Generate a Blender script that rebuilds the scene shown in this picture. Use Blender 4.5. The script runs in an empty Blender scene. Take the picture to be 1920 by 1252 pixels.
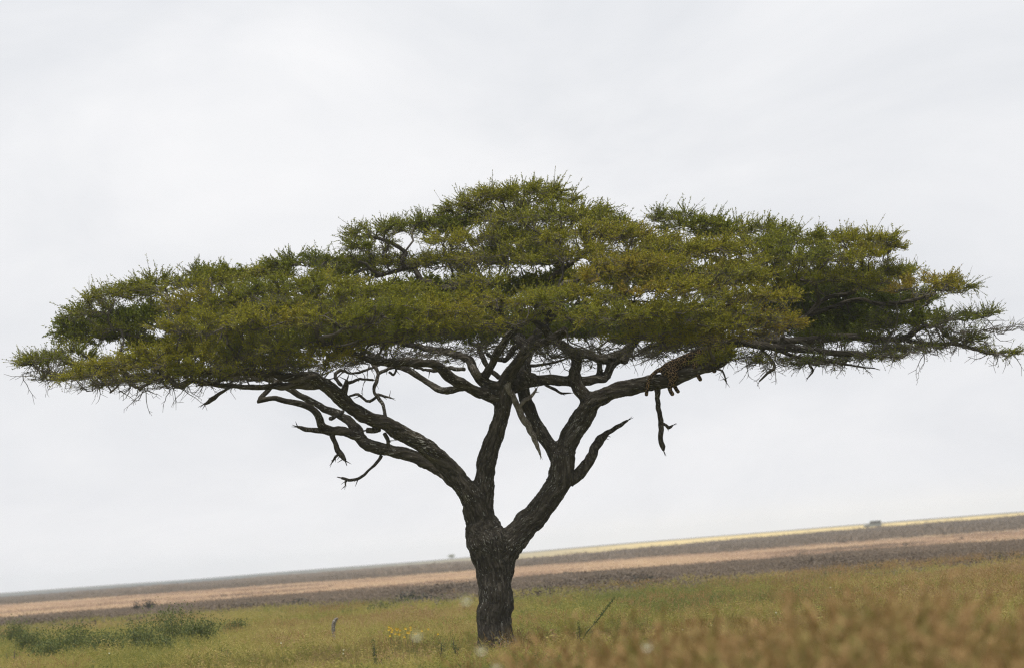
import bpy, math, random
import numpy as np
from mathutils import Vector, Matrix, noise, kdtree

rng = np.random.default_rng(11)
random.seed(11)
scene = bpy.context.scene
COL = scene.collection

# ------------------------------------------------------------------ camera
F = 13500.0                      # focal length in full-resolution pixels (1920 wide)
D = 150.0                        # distance to the acacia
CAMZ = 2.2
ROLL = math.atan(0.077)
PITCH = math.atan(411.0 / F)
fwd = Vector((0, math.cos(PITCH), math.sin(PITCH)))
up0 = Vector((0, -math.sin(PITCH), math.cos(PITCH)))
xax = Vector((1, 0, 0))
rgt = xax * math.cos(ROLL) - up0 * math.sin(ROLL)
upv = xax * math.sin(ROLL) + up0 * math.cos(ROLL)
CAM = Vector((0, 0, CAMZ))
cd = bpy.data.cameras.new('camera')
cam = bpy.data.objects.new('camera', cd)
COL.objects.link(cam)
cam.matrix_world = Matrix((
    (rgt.x, upv.x, -fwd.x, CAM.x), (rgt.y, upv.y, -fwd.y, CAM.y),
    (rgt.z, upv.z, -fwd.z, CAM.z), (0, 0, 0, 1)))
cd.sensor_width = 36.0
cd.lens = F / 1920 * 36.0
cd.clip_start = 0.5
cd.clip_end = 30000
cd.dof.use_dof = True
cd.dof.focus_distance = D - 1.0
cd.dof.aperture_fstop = 4.2
scene.camera = cam

def P(px, py, depth=D):
    v = fwd + rgt * ((px - 960) / F) - upv * ((py - 626) / F)
    return CAM + v * depth

# ------------------------------------------------------------------ sky and light
SUN_EL, SUN_AZ = math.radians(74), math.radians(200)   # azimuth from +Y clockwise: behind the camera, a little left
w = bpy.data.worlds.new('World'); scene.world = w; w.use_nodes = True
nt = w.node_tree; nt.nodes.clear()
def N(tree, t, **kw):
    n = tree.nodes.new(t)
    for k, v in kw.items():
        setattr(n, k, v)
    return n
sky = N(nt, 'ShaderNodeTexSky', sky_type='NISHITA', sun_disc=False)
sky.sun_elevation = SUN_EL; sky.sun_rotation = SUN_AZ
sky.air_density = 1.0; sky.dust_density = 3.0
tc = N(nt, 'ShaderNodeTexCoord')
mp = N(nt, 'ShaderNodeMapping'); mp.inputs['Scale'].default_value = (1, 1, 2.0)
mp.inputs['Location'].default_value = (0.31, 0.0, 0.05)
n1 = N(nt, 'ShaderNodeTexNoise'); n1.inputs['Scale'].default_value = 16; n1.inputs['Detail'].default_value = 5
n1.inputs['Roughness'].default_value = 0.55; n1.inputs['Distortion'].default_value = 0.4
ramp = N(nt, 'ShaderNodeValToRGB')
ramp.color_ramp.elements[0].position = 0.3; ramp.color_ramp.elements[0].color = (7.9, 8.1, 8.55, 1)
ramp.color_ramp.elements[1].position = 0.7; ramp.color_ramp.elements[1].color = (9.9, 9.9, 10.1, 1)
mix = N(nt, 'ShaderNodeMix', data_type='RGBA'); mix.inputs[0].default_value = 0.93
bg = N(nt, 'ShaderNodeBackground'); bg.inputs['Strength'].default_value = 0.1
out = N(nt, 'ShaderNodeOutputWorld')
L = nt.links.new
L(tc.outputs['Generated'], mp.inputs['Vector']); L(mp.outputs[0], n1.inputs['Vector'])
L(n1.outputs['Fac'], ramp.inputs[0]); L(sky.outputs[0], mix.inputs[6]); L(ramp.outputs[0], mix.inputs[7])
L(mix.outputs[2], bg.inputs['Color']); L(bg.outputs[0], out.inputs['Surface'])

sd = bpy.data.lights.new('sun', 'SUN'); sd.energy = 4.0; sd.angle = math.radians(12); sd.color = (1, 0.95, 0.87)
sun = bpy.data.objects.new('sun', sd); COL.objects.link(sun)
sdir = Vector((math.sin(SUN_AZ) * math.cos(SUN_EL), math.cos(SUN_AZ) * math.cos(SUN_EL), math.sin(SUN_EL)))
sun.rotation_euler = sdir.to_track_quat('Z', 'Y').to_euler()
sun.location = (0, 0, 60)

vs = scene.view_settings
vs.view_transform = 'Standard'; vs.look = 'None'; vs.exposure = 0.0; vs.gamma = 1.0; vs.use_curve_mapping = False
scene.cycles.max_bounces = 6; scene.cycles.diffuse_bounces = 3; scene.cycles.transmission_bounces = 3
scene.cycles.volume_bounces = 2; scene.cycles.transparent_max_bounces = 8
scene.cycles.use_denoising = True; scene.cycles.denoising_prefilter = 'NONE'; scene.cycles.filter_width = 1.2

# ------------------------------------------------------------------ materials
def mat(name):
    m = bpy.data.materials.new(name); m.use_nodes = True
    t = m.node_tree; t.nodes.clear()
    o = N(t, 'ShaderNodeOutputMaterial')
    return m, t, o
def principled(t, o, rough=0.9, spec=0.15):
    b = N(t, 'ShaderNodeBsdfPrincipled')
    b.inputs['Roughness'].default_value = rough
    b.inputs['Specular IOR Level'].default_value = spec
    t.links.new(b.outputs[0], o.inputs['Surface'])
    return b
def rampnode(t, stops):
    r = N(t, 'ShaderNodeValToRGB')
    e = r.color_ramp.elements
    while len(e) > 1: e.remove(e[-1])
    e[0].position, e[0].color = stops[0][0], (*stops[0][1], 1)
    for p, c in stops[1:]:
        k = e.new(p); k.color = (*c, 1)
    return r
def simple(name, col, rough=0.8, spec=0.2, var=0.25, scale=6.0):
    m, t, o = mat(name); b = principled(t, o, rough, spec)
    nz = N(t, 'ShaderNodeTexNoise'); nz.inputs['Scale'].default_value = scale; nz.inputs['Detail'].default_value = 4
    g = N(t, 'ShaderNodeTexCoord'); t.links.new(g.outputs['Object'], nz.inputs['Vector'])
    r = rampnode(t, [(0.25, tuple(c * (1 - var) for c in col)), (0.75, tuple(c * (1 + var) for c in col))])
    t.links.new(nz.outputs['Fac'], r.inputs[0]); t.links.new(r.outputs[0], b.inputs['Base Color'])
    return m
def leafmat(name, stops, attr='tint', atype='GEOMETRY', trans=0.35, rough=0.65):
    m, t, o = mat(name)
    a = N(t, 'ShaderNodeAttribute'); a.attribute_name = attr; a.attribute_type = atype
    r = rampnode(t, stops); t.links.new(a.outputs['Fac'], r.inputs[0])
    b = N(t, 'ShaderNodeBsdfPrincipled'); b.inputs['Roughness'].default_value = rough
    b.inputs['Specular IOR Level'].default_value = 0.2
    tr = N(t, 'ShaderNodeBsdfTranslucent')
    ms = N(t, 'ShaderNodeMixShader'); ms.inputs[0].default_value = trans
    t.links.new(r.outputs[0], b.inputs['Base Color']); t.links.new(r.outputs[0], tr.inputs['Color'])
    t.links.new(b.outputs[0], ms.inputs[1]); t.links.new(tr.outputs[0], ms.inputs[2])
    t.links.new(ms.outputs[0], o.inputs['Surface'])
    return m

def bark_material(name, dark, mid, lichen, amount, bump=0.9):
    m, t, o = mat(name); b = principled(t, o, 0.95, 0.1)
    a = N(t, 'ShaderNodeAttribute'); a.attribute_name = 'bark'
    l = t.links.new
    n1 = N(t, 'ShaderNodeTexNoise'); n1.inputs['Scale'].default_value = 16; n1.inputs['Detail'].default_value = 8
    n1.inputs['Roughness'].default_value = 0.65; n1.inputs['Distortion'].default_value = 0.6
    l(a.outputs['Vector'], n1.inputs['Vector'])
    r1 = rampnode(t, [(0.3, tuple(c * 0.45 for c in dark)), (0.48, dark), (0.7, mid)])
    l(n1.outputs['Fac'], r1.inputs[0])
    g = N(t, 'ShaderNodeTexCoord')
    n2 = N(t, 'ShaderNodeTexNoise'); n2.inputs['Scale'].default_value = 1.6; n2.inputs['Detail'].default_value = 3
    l(g.outputs['Object'], n2.inputs['Vector'])
    n3 = N(t, 'ShaderNodeTexNoise'); n3.inputs['Scale'].default_value = 55; n3.inputs['Detail'].default_value = 5
    l(a.outputs['Vector'], n3.inputs['Vector'])
    mm = N(t, 'ShaderNodeMath', operation='MULTIPLY_ADD'); mm.inputs[1].default_value = 0.35
    l(n2.outputs['Fac'], mm.inputs[0]); l(n3.outputs['Fac'], mm.inputs[2])
    r2 = rampnode(t, [(0.86 - amount, (0, 0, 0)), (0.92 - amount, (1, 1, 1))]); l(mm.outputs[0], r2.inputs[0])
    mx = N(t, 'ShaderNodeMix', data_type='RGBA'); l(r2.outputs[0], mx.inputs[0]); l(r1.outputs[0], mx.inputs[6])
    mx.inputs[7].default_value = (*lichen, 1)
    l(mx.outputs[2], b.inputs['Base Color'])
    v = N(t, 'ShaderNodeTexVoronoi', feature='DISTANCE_TO_EDGE'); v.inputs['Scale'].default_value = 17
    dist = N(t, 'ShaderNodeMix', data_type='VECTOR'); dist.inputs[0].default_value = 0.12
    l(a.outputs['Vector'], dist.inputs[4]); l(n1.outputs['Color'], dist.inputs[5]); l(dist.outputs[1], v.inputs['Vector'])
    ad = N(t, 'ShaderNodeMath', operation='ADD'); l(v.outputs['Distance'], ad.inputs[0]); l(n1.outputs['Fac'], ad.inputs[1])
    bp = N(t, 'ShaderNodeBump'); bp.inputs['Strength'].default_value = bump; bp.inputs['Distance'].default_value = 0.06
    l(ad.outputs[0], bp.inputs['Height']); l(bp.outputs[0], b.inputs['Normal'])
    return m
M_bark = bark_material('acacia_bark', (0.050, 0.043, 0.034), (0.16, 0.143, 0.118), (0.38, 0.38, 0.35), 0.055, 1.0)
M_dead = bark_material('dead_wood', (0.15, 0.13, 0.115), (0.27, 0.25, 0.22), (0.4, 0.39, 0.37), 0.1, 0.6)
M_branch = simple('branch_bark', (0.085, 0.076, 0.066), 0.95, 0.1, 0.5, 9)
M_leaf = leafmat('acacia_leaf', [(0.0, (0.065, 0.095, 0.009)), (0.35, (0.155, 0.175, 0.009)), (0.7, (0.275, 0.255, 0.012)), (1.0, (0.27, 0.175, 0.022))], trans=0.3)
M_green = leafmat('green_grass_blade', [(0.0, (0.11, 0.14, 0.035)), (0.45, (0.29, 0.265, 0.065)), (0.8, (0.38, 0.30, 0.11)), (1, (0.32, 0.21, 0.11))], atype='INSTANCER')
M_brown = leafmat('brown_grass_blade', [(0.0, (0.17, 0.155, 0.04)), (0.4, (0.26, 0.165, 0.065)), (1, (0.33, 0.20, 0.09))], atype='INSTANCER', trans=0.25)
M_dry = leafmat('dry_grass_blade', [(0.0, (0.085, 0.066, 0.05)), (0.5, (0.18, 0.142, 0.105)), (0.75, (0.43, 0.31, 0.225)), (1, (0.54, 0.42, 0.28))], atype='INSTANCER', trans=0.15)
M_shrub = leafmat('shrub_leaf', [(0, (0.045, 0.065, 0.022)), (0.5, (0.10, 0.125, 0.035)), (1, (0.19, 0.19, 0.05))], trans=0.25)
M_dark = leafmat('dark_shrub_leaf', [(0, (0.03, 0.034, 0.03)), (1, (0.06, 0.062, 0.05))], trans=0.1)

# ------------------------------------------------------------------ helpers
def meshobj(name, verts, faces, m, parent=None, smooth=False):
    me = bpy.data.meshes.new(name)
    verts = np.asarray(verts, dtype=np.float32).reshape(-1, 3)
    if isinstance(faces, np.ndarray):
        k = faces.shape[1]; nf = len(faces)
        me.vertices.add(len(verts)); me.vertices.foreach_set('co', verts.ravel())
        me.loops.add(nf * k); me.loops.foreach_set('vertex_index', faces.astype(np.int32).ravel())
        me.polygons.add(nf)
        me.polygons.foreach_set('loop_start', np.arange(0, nf * k, k, dtype=np.int32))
        me.polygons.foreach_set('loop_total', np.full(nf, k, dtype=np.int32))
        me.update(calc_edges=True)
    else:
        me.from_pydata([tuple(map(float, v)) for v in verts], [], [tuple(map(int, f)) for f in faces]); me.update()
    if smooth:
        me.polygons.foreach_set('use_smooth', np.ones(len(me.polygons), dtype=bool))
    if m: me.materials.append(m)
    o = bpy.data.objects.new(name, me); COL.objects.link(o)
    if parent:
        o.parent = parent
        o.matrix_parent_inverse = parent.matrix_basis.inverted()
    return o
def empty(name, loc, label, cat, group=None):
    e = bpy.data.objects.new(name, None); COL.objects.link(e); e.location = loc; e.empty_display_size = 0.2
    tag(e, label, cat, group)
    return e
def tag(o, label=None, cat=None, group=None, kind=None):
    if label: o['label'] = label
    if cat: o['category'] = cat
    if group: o['group'] = group
    if kind: o['kind'] = kind
    return o
def fattr(o, name, vals):
    a = o.data.attributes.new(name, 'FLOAT', 'POINT'); a.data.foreach_set('value', np.asarray(vals, dtype=np.float32))
def nvec(v):
    return Vector((noise.noise(v), noise.noise(v + Vector((31.7, 4.1, 9.3))), noise.noise(v + Vector((-12.4, 57.3, 21.9)))))
def unit(v):
    return v / np.maximum(np.linalg.norm(v, axis=-1, keepdims=True), 1e-9)
def frames(d):
    ref = np.where(np.abs(d[:, 2:3]) < 0.9, np.array([[0, 0, 1.0]]), np.array([[1.0, 0, 0]]))
    u = unit(np.cross(d, ref)); v = np.cross(d, u)
    return u, v
def prisms(A, B, ra, rb, k=5, ext=0.5):
    """independent tapered prisms A->B"""
    A = np.asarray(A, float); B = np.asarray(B, float); ra = np.asarray(ra, float); rb = np.asarray(rb, float)
    d = unit(B - A); A = A - d * (ra * ext)[:, None]; B = B + d * (rb * ext)[:, None]
    u, v = frames(d); n = len(A)
    ang = np.arange(k) * 2 * math.pi / k
    ring = np.cos(ang)[None, :, None] * u[:, None] + np.sin(ang)[None, :, None] * v[:, None]
    V = np.concatenate([A[:, None] + ring * ra[:, None, None], B[:, None] + ring * rb[:, None, None]], 1)
    i = np.arange(k); j = (i + 1) % k
    f = np.stack([i, j, j + k, i + k], 1)
    Fc = (f[None] + (np.arange(n) * 2 * k)[:, None, None]).reshape(-1, 4)
    return V.reshape(-1, 3), Fc
def catmull(pts, step):
    """pts (n,4): xyz r in metres -> resampled (m,4)"""
    pts = np.asarray(pts, float); n = len(pts)
    e = np.vstack([2 * pts[0] - pts[1], pts, 2 * pts[-1] - pts[-2]])
    outp = []
    for i in range(n - 1):
        p0, p1, p2, p3 = e[i], e[i + 1], e[i + 2], e[i + 3]
        k = max(1, int(np.linalg.norm(p2[:3] - p1[:3]) / step))
        for t in np.arange(k) / k:
            outp.append(0.5 * ((2 * p1) + (-p0 + p2) * t + (2 * p0 - 5 * p1 + 4 * p2 - p3) * t * t + (-p0 + 3 * p1 - 3 * p2 + p3) * t ** 3))
    outp.append(pts[-1])
    a = np.array(outp); a[:, 3] = np.maximum(a[:, 3], 0.004)
    return a
def loft(path, k=12, rough=0.0, seed=0, elong=None):
    """closed tube along path (m,4)"""
    C = path[:, :3]; R = path[:, 3]; m = len(C)
    T = unit(np.gradient(C, axis=0))
    u = np.zeros_like(T)
    ref = np.array([0, 1.0, 0]) if abs(T[0][1]) < 0.9 else np.array([1.0, 0, 0])
    u[0] = unit(np.cross(T[0], ref)[None])[0]
    for i in range(1, m):
        x = u[i - 1] - T[i] * np.dot(u[i - 1], T[i]); u[i] = x / np.linalg.norm(x)
    v = np.cross(T, u)
    ang = np.arange(k) * 2 * math.pi / k
    ring = np.cos(ang)[None, :, None] * u[:, None] + np.sin(ang)[None, :, None] * v[:, None]
    rr = np.repeat(R[:, None], k, 1)
    if rough:
        for i in range(m):
            for q in range(k):
                p = C[i] + ring[i, q] * R[i]
                rr[i, q] *= 1 + rough * noise.noise(Vector(p * 2.2 + seed)) + rough * 0.6 * noise.noise(Vector(p * 6 + seed))
    V = C[:, None] + ring * rr[:, :, None]
    V = V.reshape(-1, 3)
    faces = []
    for i in range(m - 1):
        for q in range(k):
            q2 = (q + 1) % k
            faces.append((i * k + q, i * k + q2, (i + 1) * k + q2, (i + 1) * k + q))
    nv = len(V)
    V = np.vstack([V, C[0] - T[0] * R[0] * 0.35, C[-1] + T[-1] * R[-1] * 0.5])
    for q in range(k):
        q2 = (q + 1) % k
        faces.append((nv, q2, q)); faces.append((nv + 1, (m - 1) * k + q, (m - 1) * k + q2))
    return V, faces
def remesh(V, faces, voxel, smooth_it=2):
    me = bpy.data.meshes.new('tmp'); me.from_pydata([tuple(map(float, x)) for x in V], [], faces)
    o = bpy.data.objects.new('tmp', me); COL.objects.link(o)
    md = o.modifiers.new('r', 'REMESH'); md.mode = 'VOXEL'; md.voxel_size = voxel
    if smooth_it:
        sm = o.modifiers.new('s', 'SMOOTH'); sm.factor = 0.5; sm.iterations = smooth_it
    dg = bpy.context.evaluated_depsgraph_get(); ev = o.evaluated_get(dg); em = ev.to_mesh()
    nv = len(em.vertices); v = np.empty(nv * 3, np.float32); em.vertices.foreach_get('co', v)
    nl = len(em.loops); li = np.empty(nl, np.int32); em.loops.foreach_get('vertex_index', li)
    f = li.reshape(-1, 4) if nl == 4 * len(em.polygons) else None
    if f is None:
        f = [tuple(p.vertices) for p in em.polygons]
    v = v.reshape(-1, 3).copy()
    ev.to_mesh_clear(); bpy.data.objects.remove(o); bpy.data.meshes.remove(me)
    return v, f
def sstep(a, b, x):
    t = np.clip((x - a) / (b - a), 0, 1); return t * t * (3 - 2 * t)

# ------------------------------------------------------------------ ground
def ground_z(x, y):
    x = np.asarray(x, float); y = np.asarray(y, float)
    z = 0.62 * np.exp(-((y - 36) / 15.0) ** 2) * sstep(-2.2, 1.2, x + 0.25 * np.sin(y * .3))
    z = z + 0.05 * np.sin(x * .13 + 1) * np.sin(y * .07) * sstep(60, 130, y) * (1 - sstep(300, 700, y))
    t = sstep(-0.02, 0.05, x / (np.abs(y) + 400))
    left = 2.35 * sstep(1600, 5200, y)
    right = 1.9 * sstep(650, 2300, y) + 2.9 * sstep(2300, 5200, y)
    z = z + left * (1 - t) + right * t
    z = z + 0.9 * sstep(2600, 4800, y) * (np.sin(x * .011 + 1.3) * .5 + np.sin(x * .027) * .3) * (1 - .6 * t)
    return z
ys = np.concatenate([np.arange(-80, 20, 10), np.arange(20, 70, 1.0), np.arange(70, 300, 4), np.geomspace(300, 7000, 130)])
xs = np.sinh(np.linspace(-6.6, 6.6, 161)) * 3.4
XX, YY = np.meshgrid(xs, ys)
ZZ = ground_z(XX, YY)
gv = np.stack([XX, YY, ZZ], -1).reshape(-1, 3)
ny, nx = XX.shape
ii = (np.arange(ny - 1)[:, None] * nx + np.arange(nx - 1)[None]).ravel()
gf = np.stack([ii, ii + 1, ii + nx + 1, ii + nx], 1)

m, t, o = mat('savanna_ground'); b = principled(t, o, 1.0, 0.05); l = t.links.new
geo = N(t, 'ShaderNodeNewGeometry'); sp = N(t, 'ShaderNodeSeparateXYZ'); l(geo.outputs['Position'], sp.inputs[0])
def math_(op, a, bb=None, c=None):
    n = N(t, 'ShaderNodeMath', operation=op)
    for i, v in enumerate((a, bb, c)):
        if v is None: continue
        if isinstance(v, (int, float)): n.inputs[i].default_value = v
        else: l(v, n.inputs[i])
    return n.outputs[0]
mp = N(t, 'ShaderNodeMapping'); l(geo.outputs['Position'], mp.inputs['Vector']); mp.inputs['Scale'].default_value = (1, .12, 1)
na = N(t, 'ShaderNodeTexNoise'); na.inputs['Scale'].default_value = 0.06; na.inputs['Detail'].default_value = 6; na.inputs['Roughness'].default_value = .65; l(mp.outputs[0], na.inputs['Vector'])
nb = N(t, 'ShaderNodeTexNoise'); nb.inputs['Scale'].default_value = 0.9; nb.inputs['Detail'].default_value = 6; l(mp.outputs[0], nb.inputs['Vector'])
X, Y = sp.outputs['X'], sp.outputs['Y']
wob = math_('SUBTRACT', na.outputs['Fac'], 0.5)
def band(y0, slope, width, wamp):
    e = math_('ADD', math_('MULTIPLY', X, -slope), y0)          # edge distance at this x
    e = math_('ADD', e, math_('MULTIPLY', wob, wamp))
    mr = N(t, 'ShaderNodeMapRange', interpolation_type='SMOOTHSTEP')
    l(math_('SUBTRACT', Y, e), mr.inputs['Value']); mr.inputs['From Min'].default_value = -width; mr.inputs['From Max'].default_value = width
    return mr.outputs['Result']
def vary(c1, c2):
    r = rampnode(t, [(0.3, c1), (0.7, c2)]); l(nb.outputs['Fac'], r.inputs[0]); return r.outputs[0]
def mixc(f, a, bb):
    x = N(t, 'ShaderNodeMix', data_type='RGBA'); l(f, x.inputs[0]); l(a, x.inputs[6]); l(bb, x.inputs[7]); return x.outputs[2]
c = vary((0.10, 0.115, 0.03), (0.20, 0.19, 0.055))
c = mixc(band(330, 2.6, 30, 160), c, vary((0.12, 0.092, 0.073), (0.17, 0.13, 0.10)))
c = mixc(band(570, 0.3, 20, 90), c, vary((0.37, 0.265, 0.19), (0.52, 0.385, 0.27)))
c = mixc(band(1010, 2.0, 60, 300), c, vary((0.12, 0.12, 0.10), (0.16, 0.15, 0.13)))
yl = N(t, 'ShaderNodeMapRange'); l(X, yl.inputs['Value']); yl.inputs['From Min'].default_value = -140; yl.inputs['From Max'].default_value = 60
fy = math_('MULTIPLY', band(1750, 0.5, 120, 400), yl.outputs['Result'])
c = mixc(fy, c, vary((0.40, 0.31, 0.12), (0.5, 0.38, 0.17)))
fb = math_('MULTIPLY', band(2500, 0, 300, 600), math_('SUBTRACT', 1.0, yl.outputs['Result']))
c = mixc(fb, c, vary((0.07, 0.085, 0.09), (0.11, 0.125, 0.125)))  # far left plain: bluish tone of distance haze put into the ground colour
fb2 = band(3900, 0.6, 200, 500)
c = mixc(fb2, c, vary((0.05, 0.055, 0.06), (0.12, 0.11, 0.08)))
l(c, b.inputs['Base Color'])
ground = meshobj('ground', gv, gf, m, smooth=True); tag(ground, kind='structure')

# ------------------------------------------------------------------ the acacia: traced limbs (px, py, depth offset m, radius px)
LIMBS = [
 ('trunk', [(940,1275,0,50),(938,1245,0,42),(936,1215,0,36),(934,1190,0,34),(931,1160,0,32),(930,1123,0,32),(928,1085,0,34),(924,1055,0,39),(916,1028,0,42),(909,1003,0,38),(904,975,0,30),(905,952,0,22),(907,930,0,15)]),
 ('left', [(902,990,0,27),(894,957,-.1,25),(880,928,-.2,22),(862,903,-.3,19.5),(843,880,-.4,18),(819,856,-.6,16),(791,832,-.8,15.5),(760,813,-1,15),(724,796,-1.3,14),(688,779,-1.6,13),(652,755,-1.9,13),(623,733,-2.2,13),(599,717,-2.4,12),(568,709,-2.7,10),(532,706,-2.9,9),(480,699,-3,8),(415,697,-3,6.5),(350,690,-3,5)]),
 ('left', [(855,905,-.2,15),(831,882,.1,14),(803,868,.3,13),(769,853,.5,12),(724,844,.7,11.5),(688,832,.9,11.5),(676,820,1,11),(666,803,1.2,9),(645,784,1.4,8),(628,772,1.6,7.5),(604,762,1.8,6.5),(580,748,2,6),(556,736,2.2,6),(532,721,2.4,5.5),(490,708,2.7,5),(440,696,3,4.5)]),
 ('left', [(672,820,1,9.5),(652,813,.9,9),(628,809,.7,9),(609,800,.6,9),(597,776,.5,7.5),(580,763,.4,6.8),(551,754,.2,6.2),(517,747,0,5.6),(496,750,0,4.8),(484,753,0,4),(496,738,.1,4.5),(513,721,.3,5),(530,708,.5,5)]),
 ('left', [(599,722,-2.3,9),(560,722,-2.3,8),(510,724,-2.3,6.5),(472,727,-2.3,5.5),(440,725,-2.3,5),(412,722,-2.3,4.6),(385,717,-2.3,4.2),(350,713,-2.3,3.8)]),
 ('centre', [(905,985,0,25),(906,948,-.05,22),(909,906,-.1,19),(914,866,-.15,17.5),(925,825,-.2,16.5),(936,793,-.25,16),(941,760,-.3,15.5),(944,735,-.3,14.5),(951,712,-.4,13),(962,690,-.6,11),(978,668,-.9,10),(1000,651,-1.3,9),(1030,638,-1.9,8),(1060,620,-2.6,7)]),
 ('centre', [(948,735,.1,13),(970,716,.0,17),(981,700,.1,14),(984,678,.4,12),(984,655,.8,11),(975,635,1.3,10),(960,615,2,9),(940,590,2.8,8),(905,553,1.6,8),(883,522,.5,7),(860,532,0,7),(820,543,-.3,7),(806,530,-.3,6.3),(790,527,-.3,6),(780,507,-.3,5),(767,502,-.2,4.3),(717,517,0,4)]),
 ('centre', [(966,710,-.15,12),(979,712,-.24,19),(990,711,-.1,15),(1003,714,0,11)]),
 ('centre', [(984,660,.8,10),(1005,630,1.2,9),(1030,600,1.8,8),(1050,560,2,7),(1058,520,2,6),(1040,480,1.2,5.5),(1000,440,.5,5),(970,402,0,4.5)]),
 ('centre', [(985,717,0,11),(1022,712,0,9.5),(1056,714,0,9.5),(1092,717,.1,9),(1115,712,.1,8.5),(1133,712,.1,7.5),(1142,695,.1,7.5),(1149,678,.1,8.5),(1162,664,.2,10),(1176,652,.2,9.5),(1190,632,.1,8.5),(1183,605,0,7),(1162,580,-1,6),(1150,560,-2,5)]),
 ('centre', [(1118,712,.1,6),(1123,700,.2,5.5),(1123,672,.2,5.5)]),
 ('centre', [(943,752,-.3,12),(907,738,-.5,11.5),(876,724,-.8,10.5),(840,705,-1.2,9.3),(807,684,-1.6,8.5),(771,678,-2,8.2),(735,681,-2.4,7.3),(700,676,-2.8,6.6),(671,666,-3.1,6.2),(640,654,-3.5,5.4),(600,640,-4,4.6)]),
 ('centre', [(870,724,-.7,7),(845,727,-.5,6.8),(829,729,-.4,6.5),(803,717,-.3,6.2),(779,700,-.2,5.8),(757,690,0,5.2),(720,680,.6,5),(690,660,1.4,4.6),(650,640,2.4,4.3)]),
 ('centre', [(945,722,-.3,9.5),(912,717,-.4,9.8),(897,703,-.5,9.8),(888,688,-.5,9.3),(881,673,-.4,8),(860,664,-.2,7),(830,660,.2,6.5),(800,652,.8,6),(740,640,2,5),(680,625,3,4.5)]),
 ('centre', [(902,712,-.4,9),(913,697,-.5,8.5),(923,678,-.7,8),(940,650,-1,8),(952,635,-1.2,8),(980,605,-1.8,7.5),(1010,587,-2.5,7),(1040,575,-3.2,6)]),
 ('right', [(925,1065,0,28),(940,1038,0,30),(963,1010,0,27),(993,975,0,24),(1028,937,0,22.5),(1048,908,0,23),(1053,880,0,24),(1052,852,0,24)]),
 ('right', [(1050,868,0,18),(1034,840,0,14),(1015,808,.1,12.2),(998,779,.2,12),(986,755,.2,12.3),(981,735,.2,12.3),(980,712,.15,12)]),
 ('right', [(1053,868,0,19),(1060,846,0,19),(1074,812,0,19),(1094,777,0,19),(1110,755,-.05,18),(1128,743,-.1,17),(1163,729,-.3,15.5),(1199,722,-.45,14),(1220,718,-.5,13.5),(1247,713,-.6,13),(1284,703,-.7,12),(1312,693,-.75,11),(1340,684,-.8,10),(1356,671,-.8,10),(1353,655,-.8,10),(1351,641,-.8,10),(1400,645,-.9,9),(1450,651,-1,8),(1510,655,-1.2,7),(1560,660,-1.2,6),(1640,668,-1,4.5)]),
 ('right', [(1110,757,-.05,15),(1092,738,0,13),(1081,722,.05,12),(1077,700,.1,11.5),(1079,678,.1,10.5),(1070,658,-.1,9),(1040,637,-.6,8.3),(1020,615,-1,8),(1000,603,-1.4,7),(970,580,-2,5.5)]),
 ('right', [(1074,660,0,8.5),(1094,664,.05,8.5),(1123,671,.1,9.3),(1149,668,.15,9.5),(1170,664,.2,9.5),(1171,681,.1,8)]),
 ('right', [(1188,634,.1,8),(1220,629,0,7.2),(1250,626,-.1,7.2),(1280,633,-.3,6.8),(1310,638,-.5,6.6),(1350,642,-.8,7.5)]),
 ('right', [(1250,628,-.1,6),(1320,592,1,6.5),(1400,562,1.5,5),(1500,530,2,4.3),(1600,500,2,4)]),
 ('right', [(1352,645,-.8,8.5),(1430,641,-.2,8.2),(1541,634,.6,7.3),(1599,630,.8,6.7),(1652,636,.9,6.2),(1695,636,.9,5.6),(1716,624,.9,5),(1731,614,.9,4.5),(1750,609,1,4.2)]),
 ('right', [(1430,640,-.2,6.5),(1500,600,.6,5),(1547,560,1,4.6),(1599,550,1,4.4),(1622,533,1,4.2),(1660,512,1,3.8)]),
 ('right', [(1520,590,.8,5),(1570,572,1.1,4.6),(1611,560,1.2,4.4),(1652,569,1.2,4.6),(1695,566,1.2,4.2),(1739,557,1.2,3.8)]),
 ('right', [(1028,600,1.8,7),(1030,555,.4,6.5),(1032,530,-.4,6.2),(1050,507,-1,6),(1073,493,-1.5,5)]),
 ('trunk', [(930,1190,0,16),(915,1222,-.15,15),(895,1246,-.35,12),(868,1262,-.6,7)]),
 ('trunk', [(942,1195,0,16),(955,1224,-.2,15),(976,1246,-.4,12),(1004,1262,-.6,7)]),
 ('trunk', [(936,1195,0,15),(936,1225,-.3,15),(934,1250,-.6,12),(930,1268,-1,7)]),
]
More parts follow.
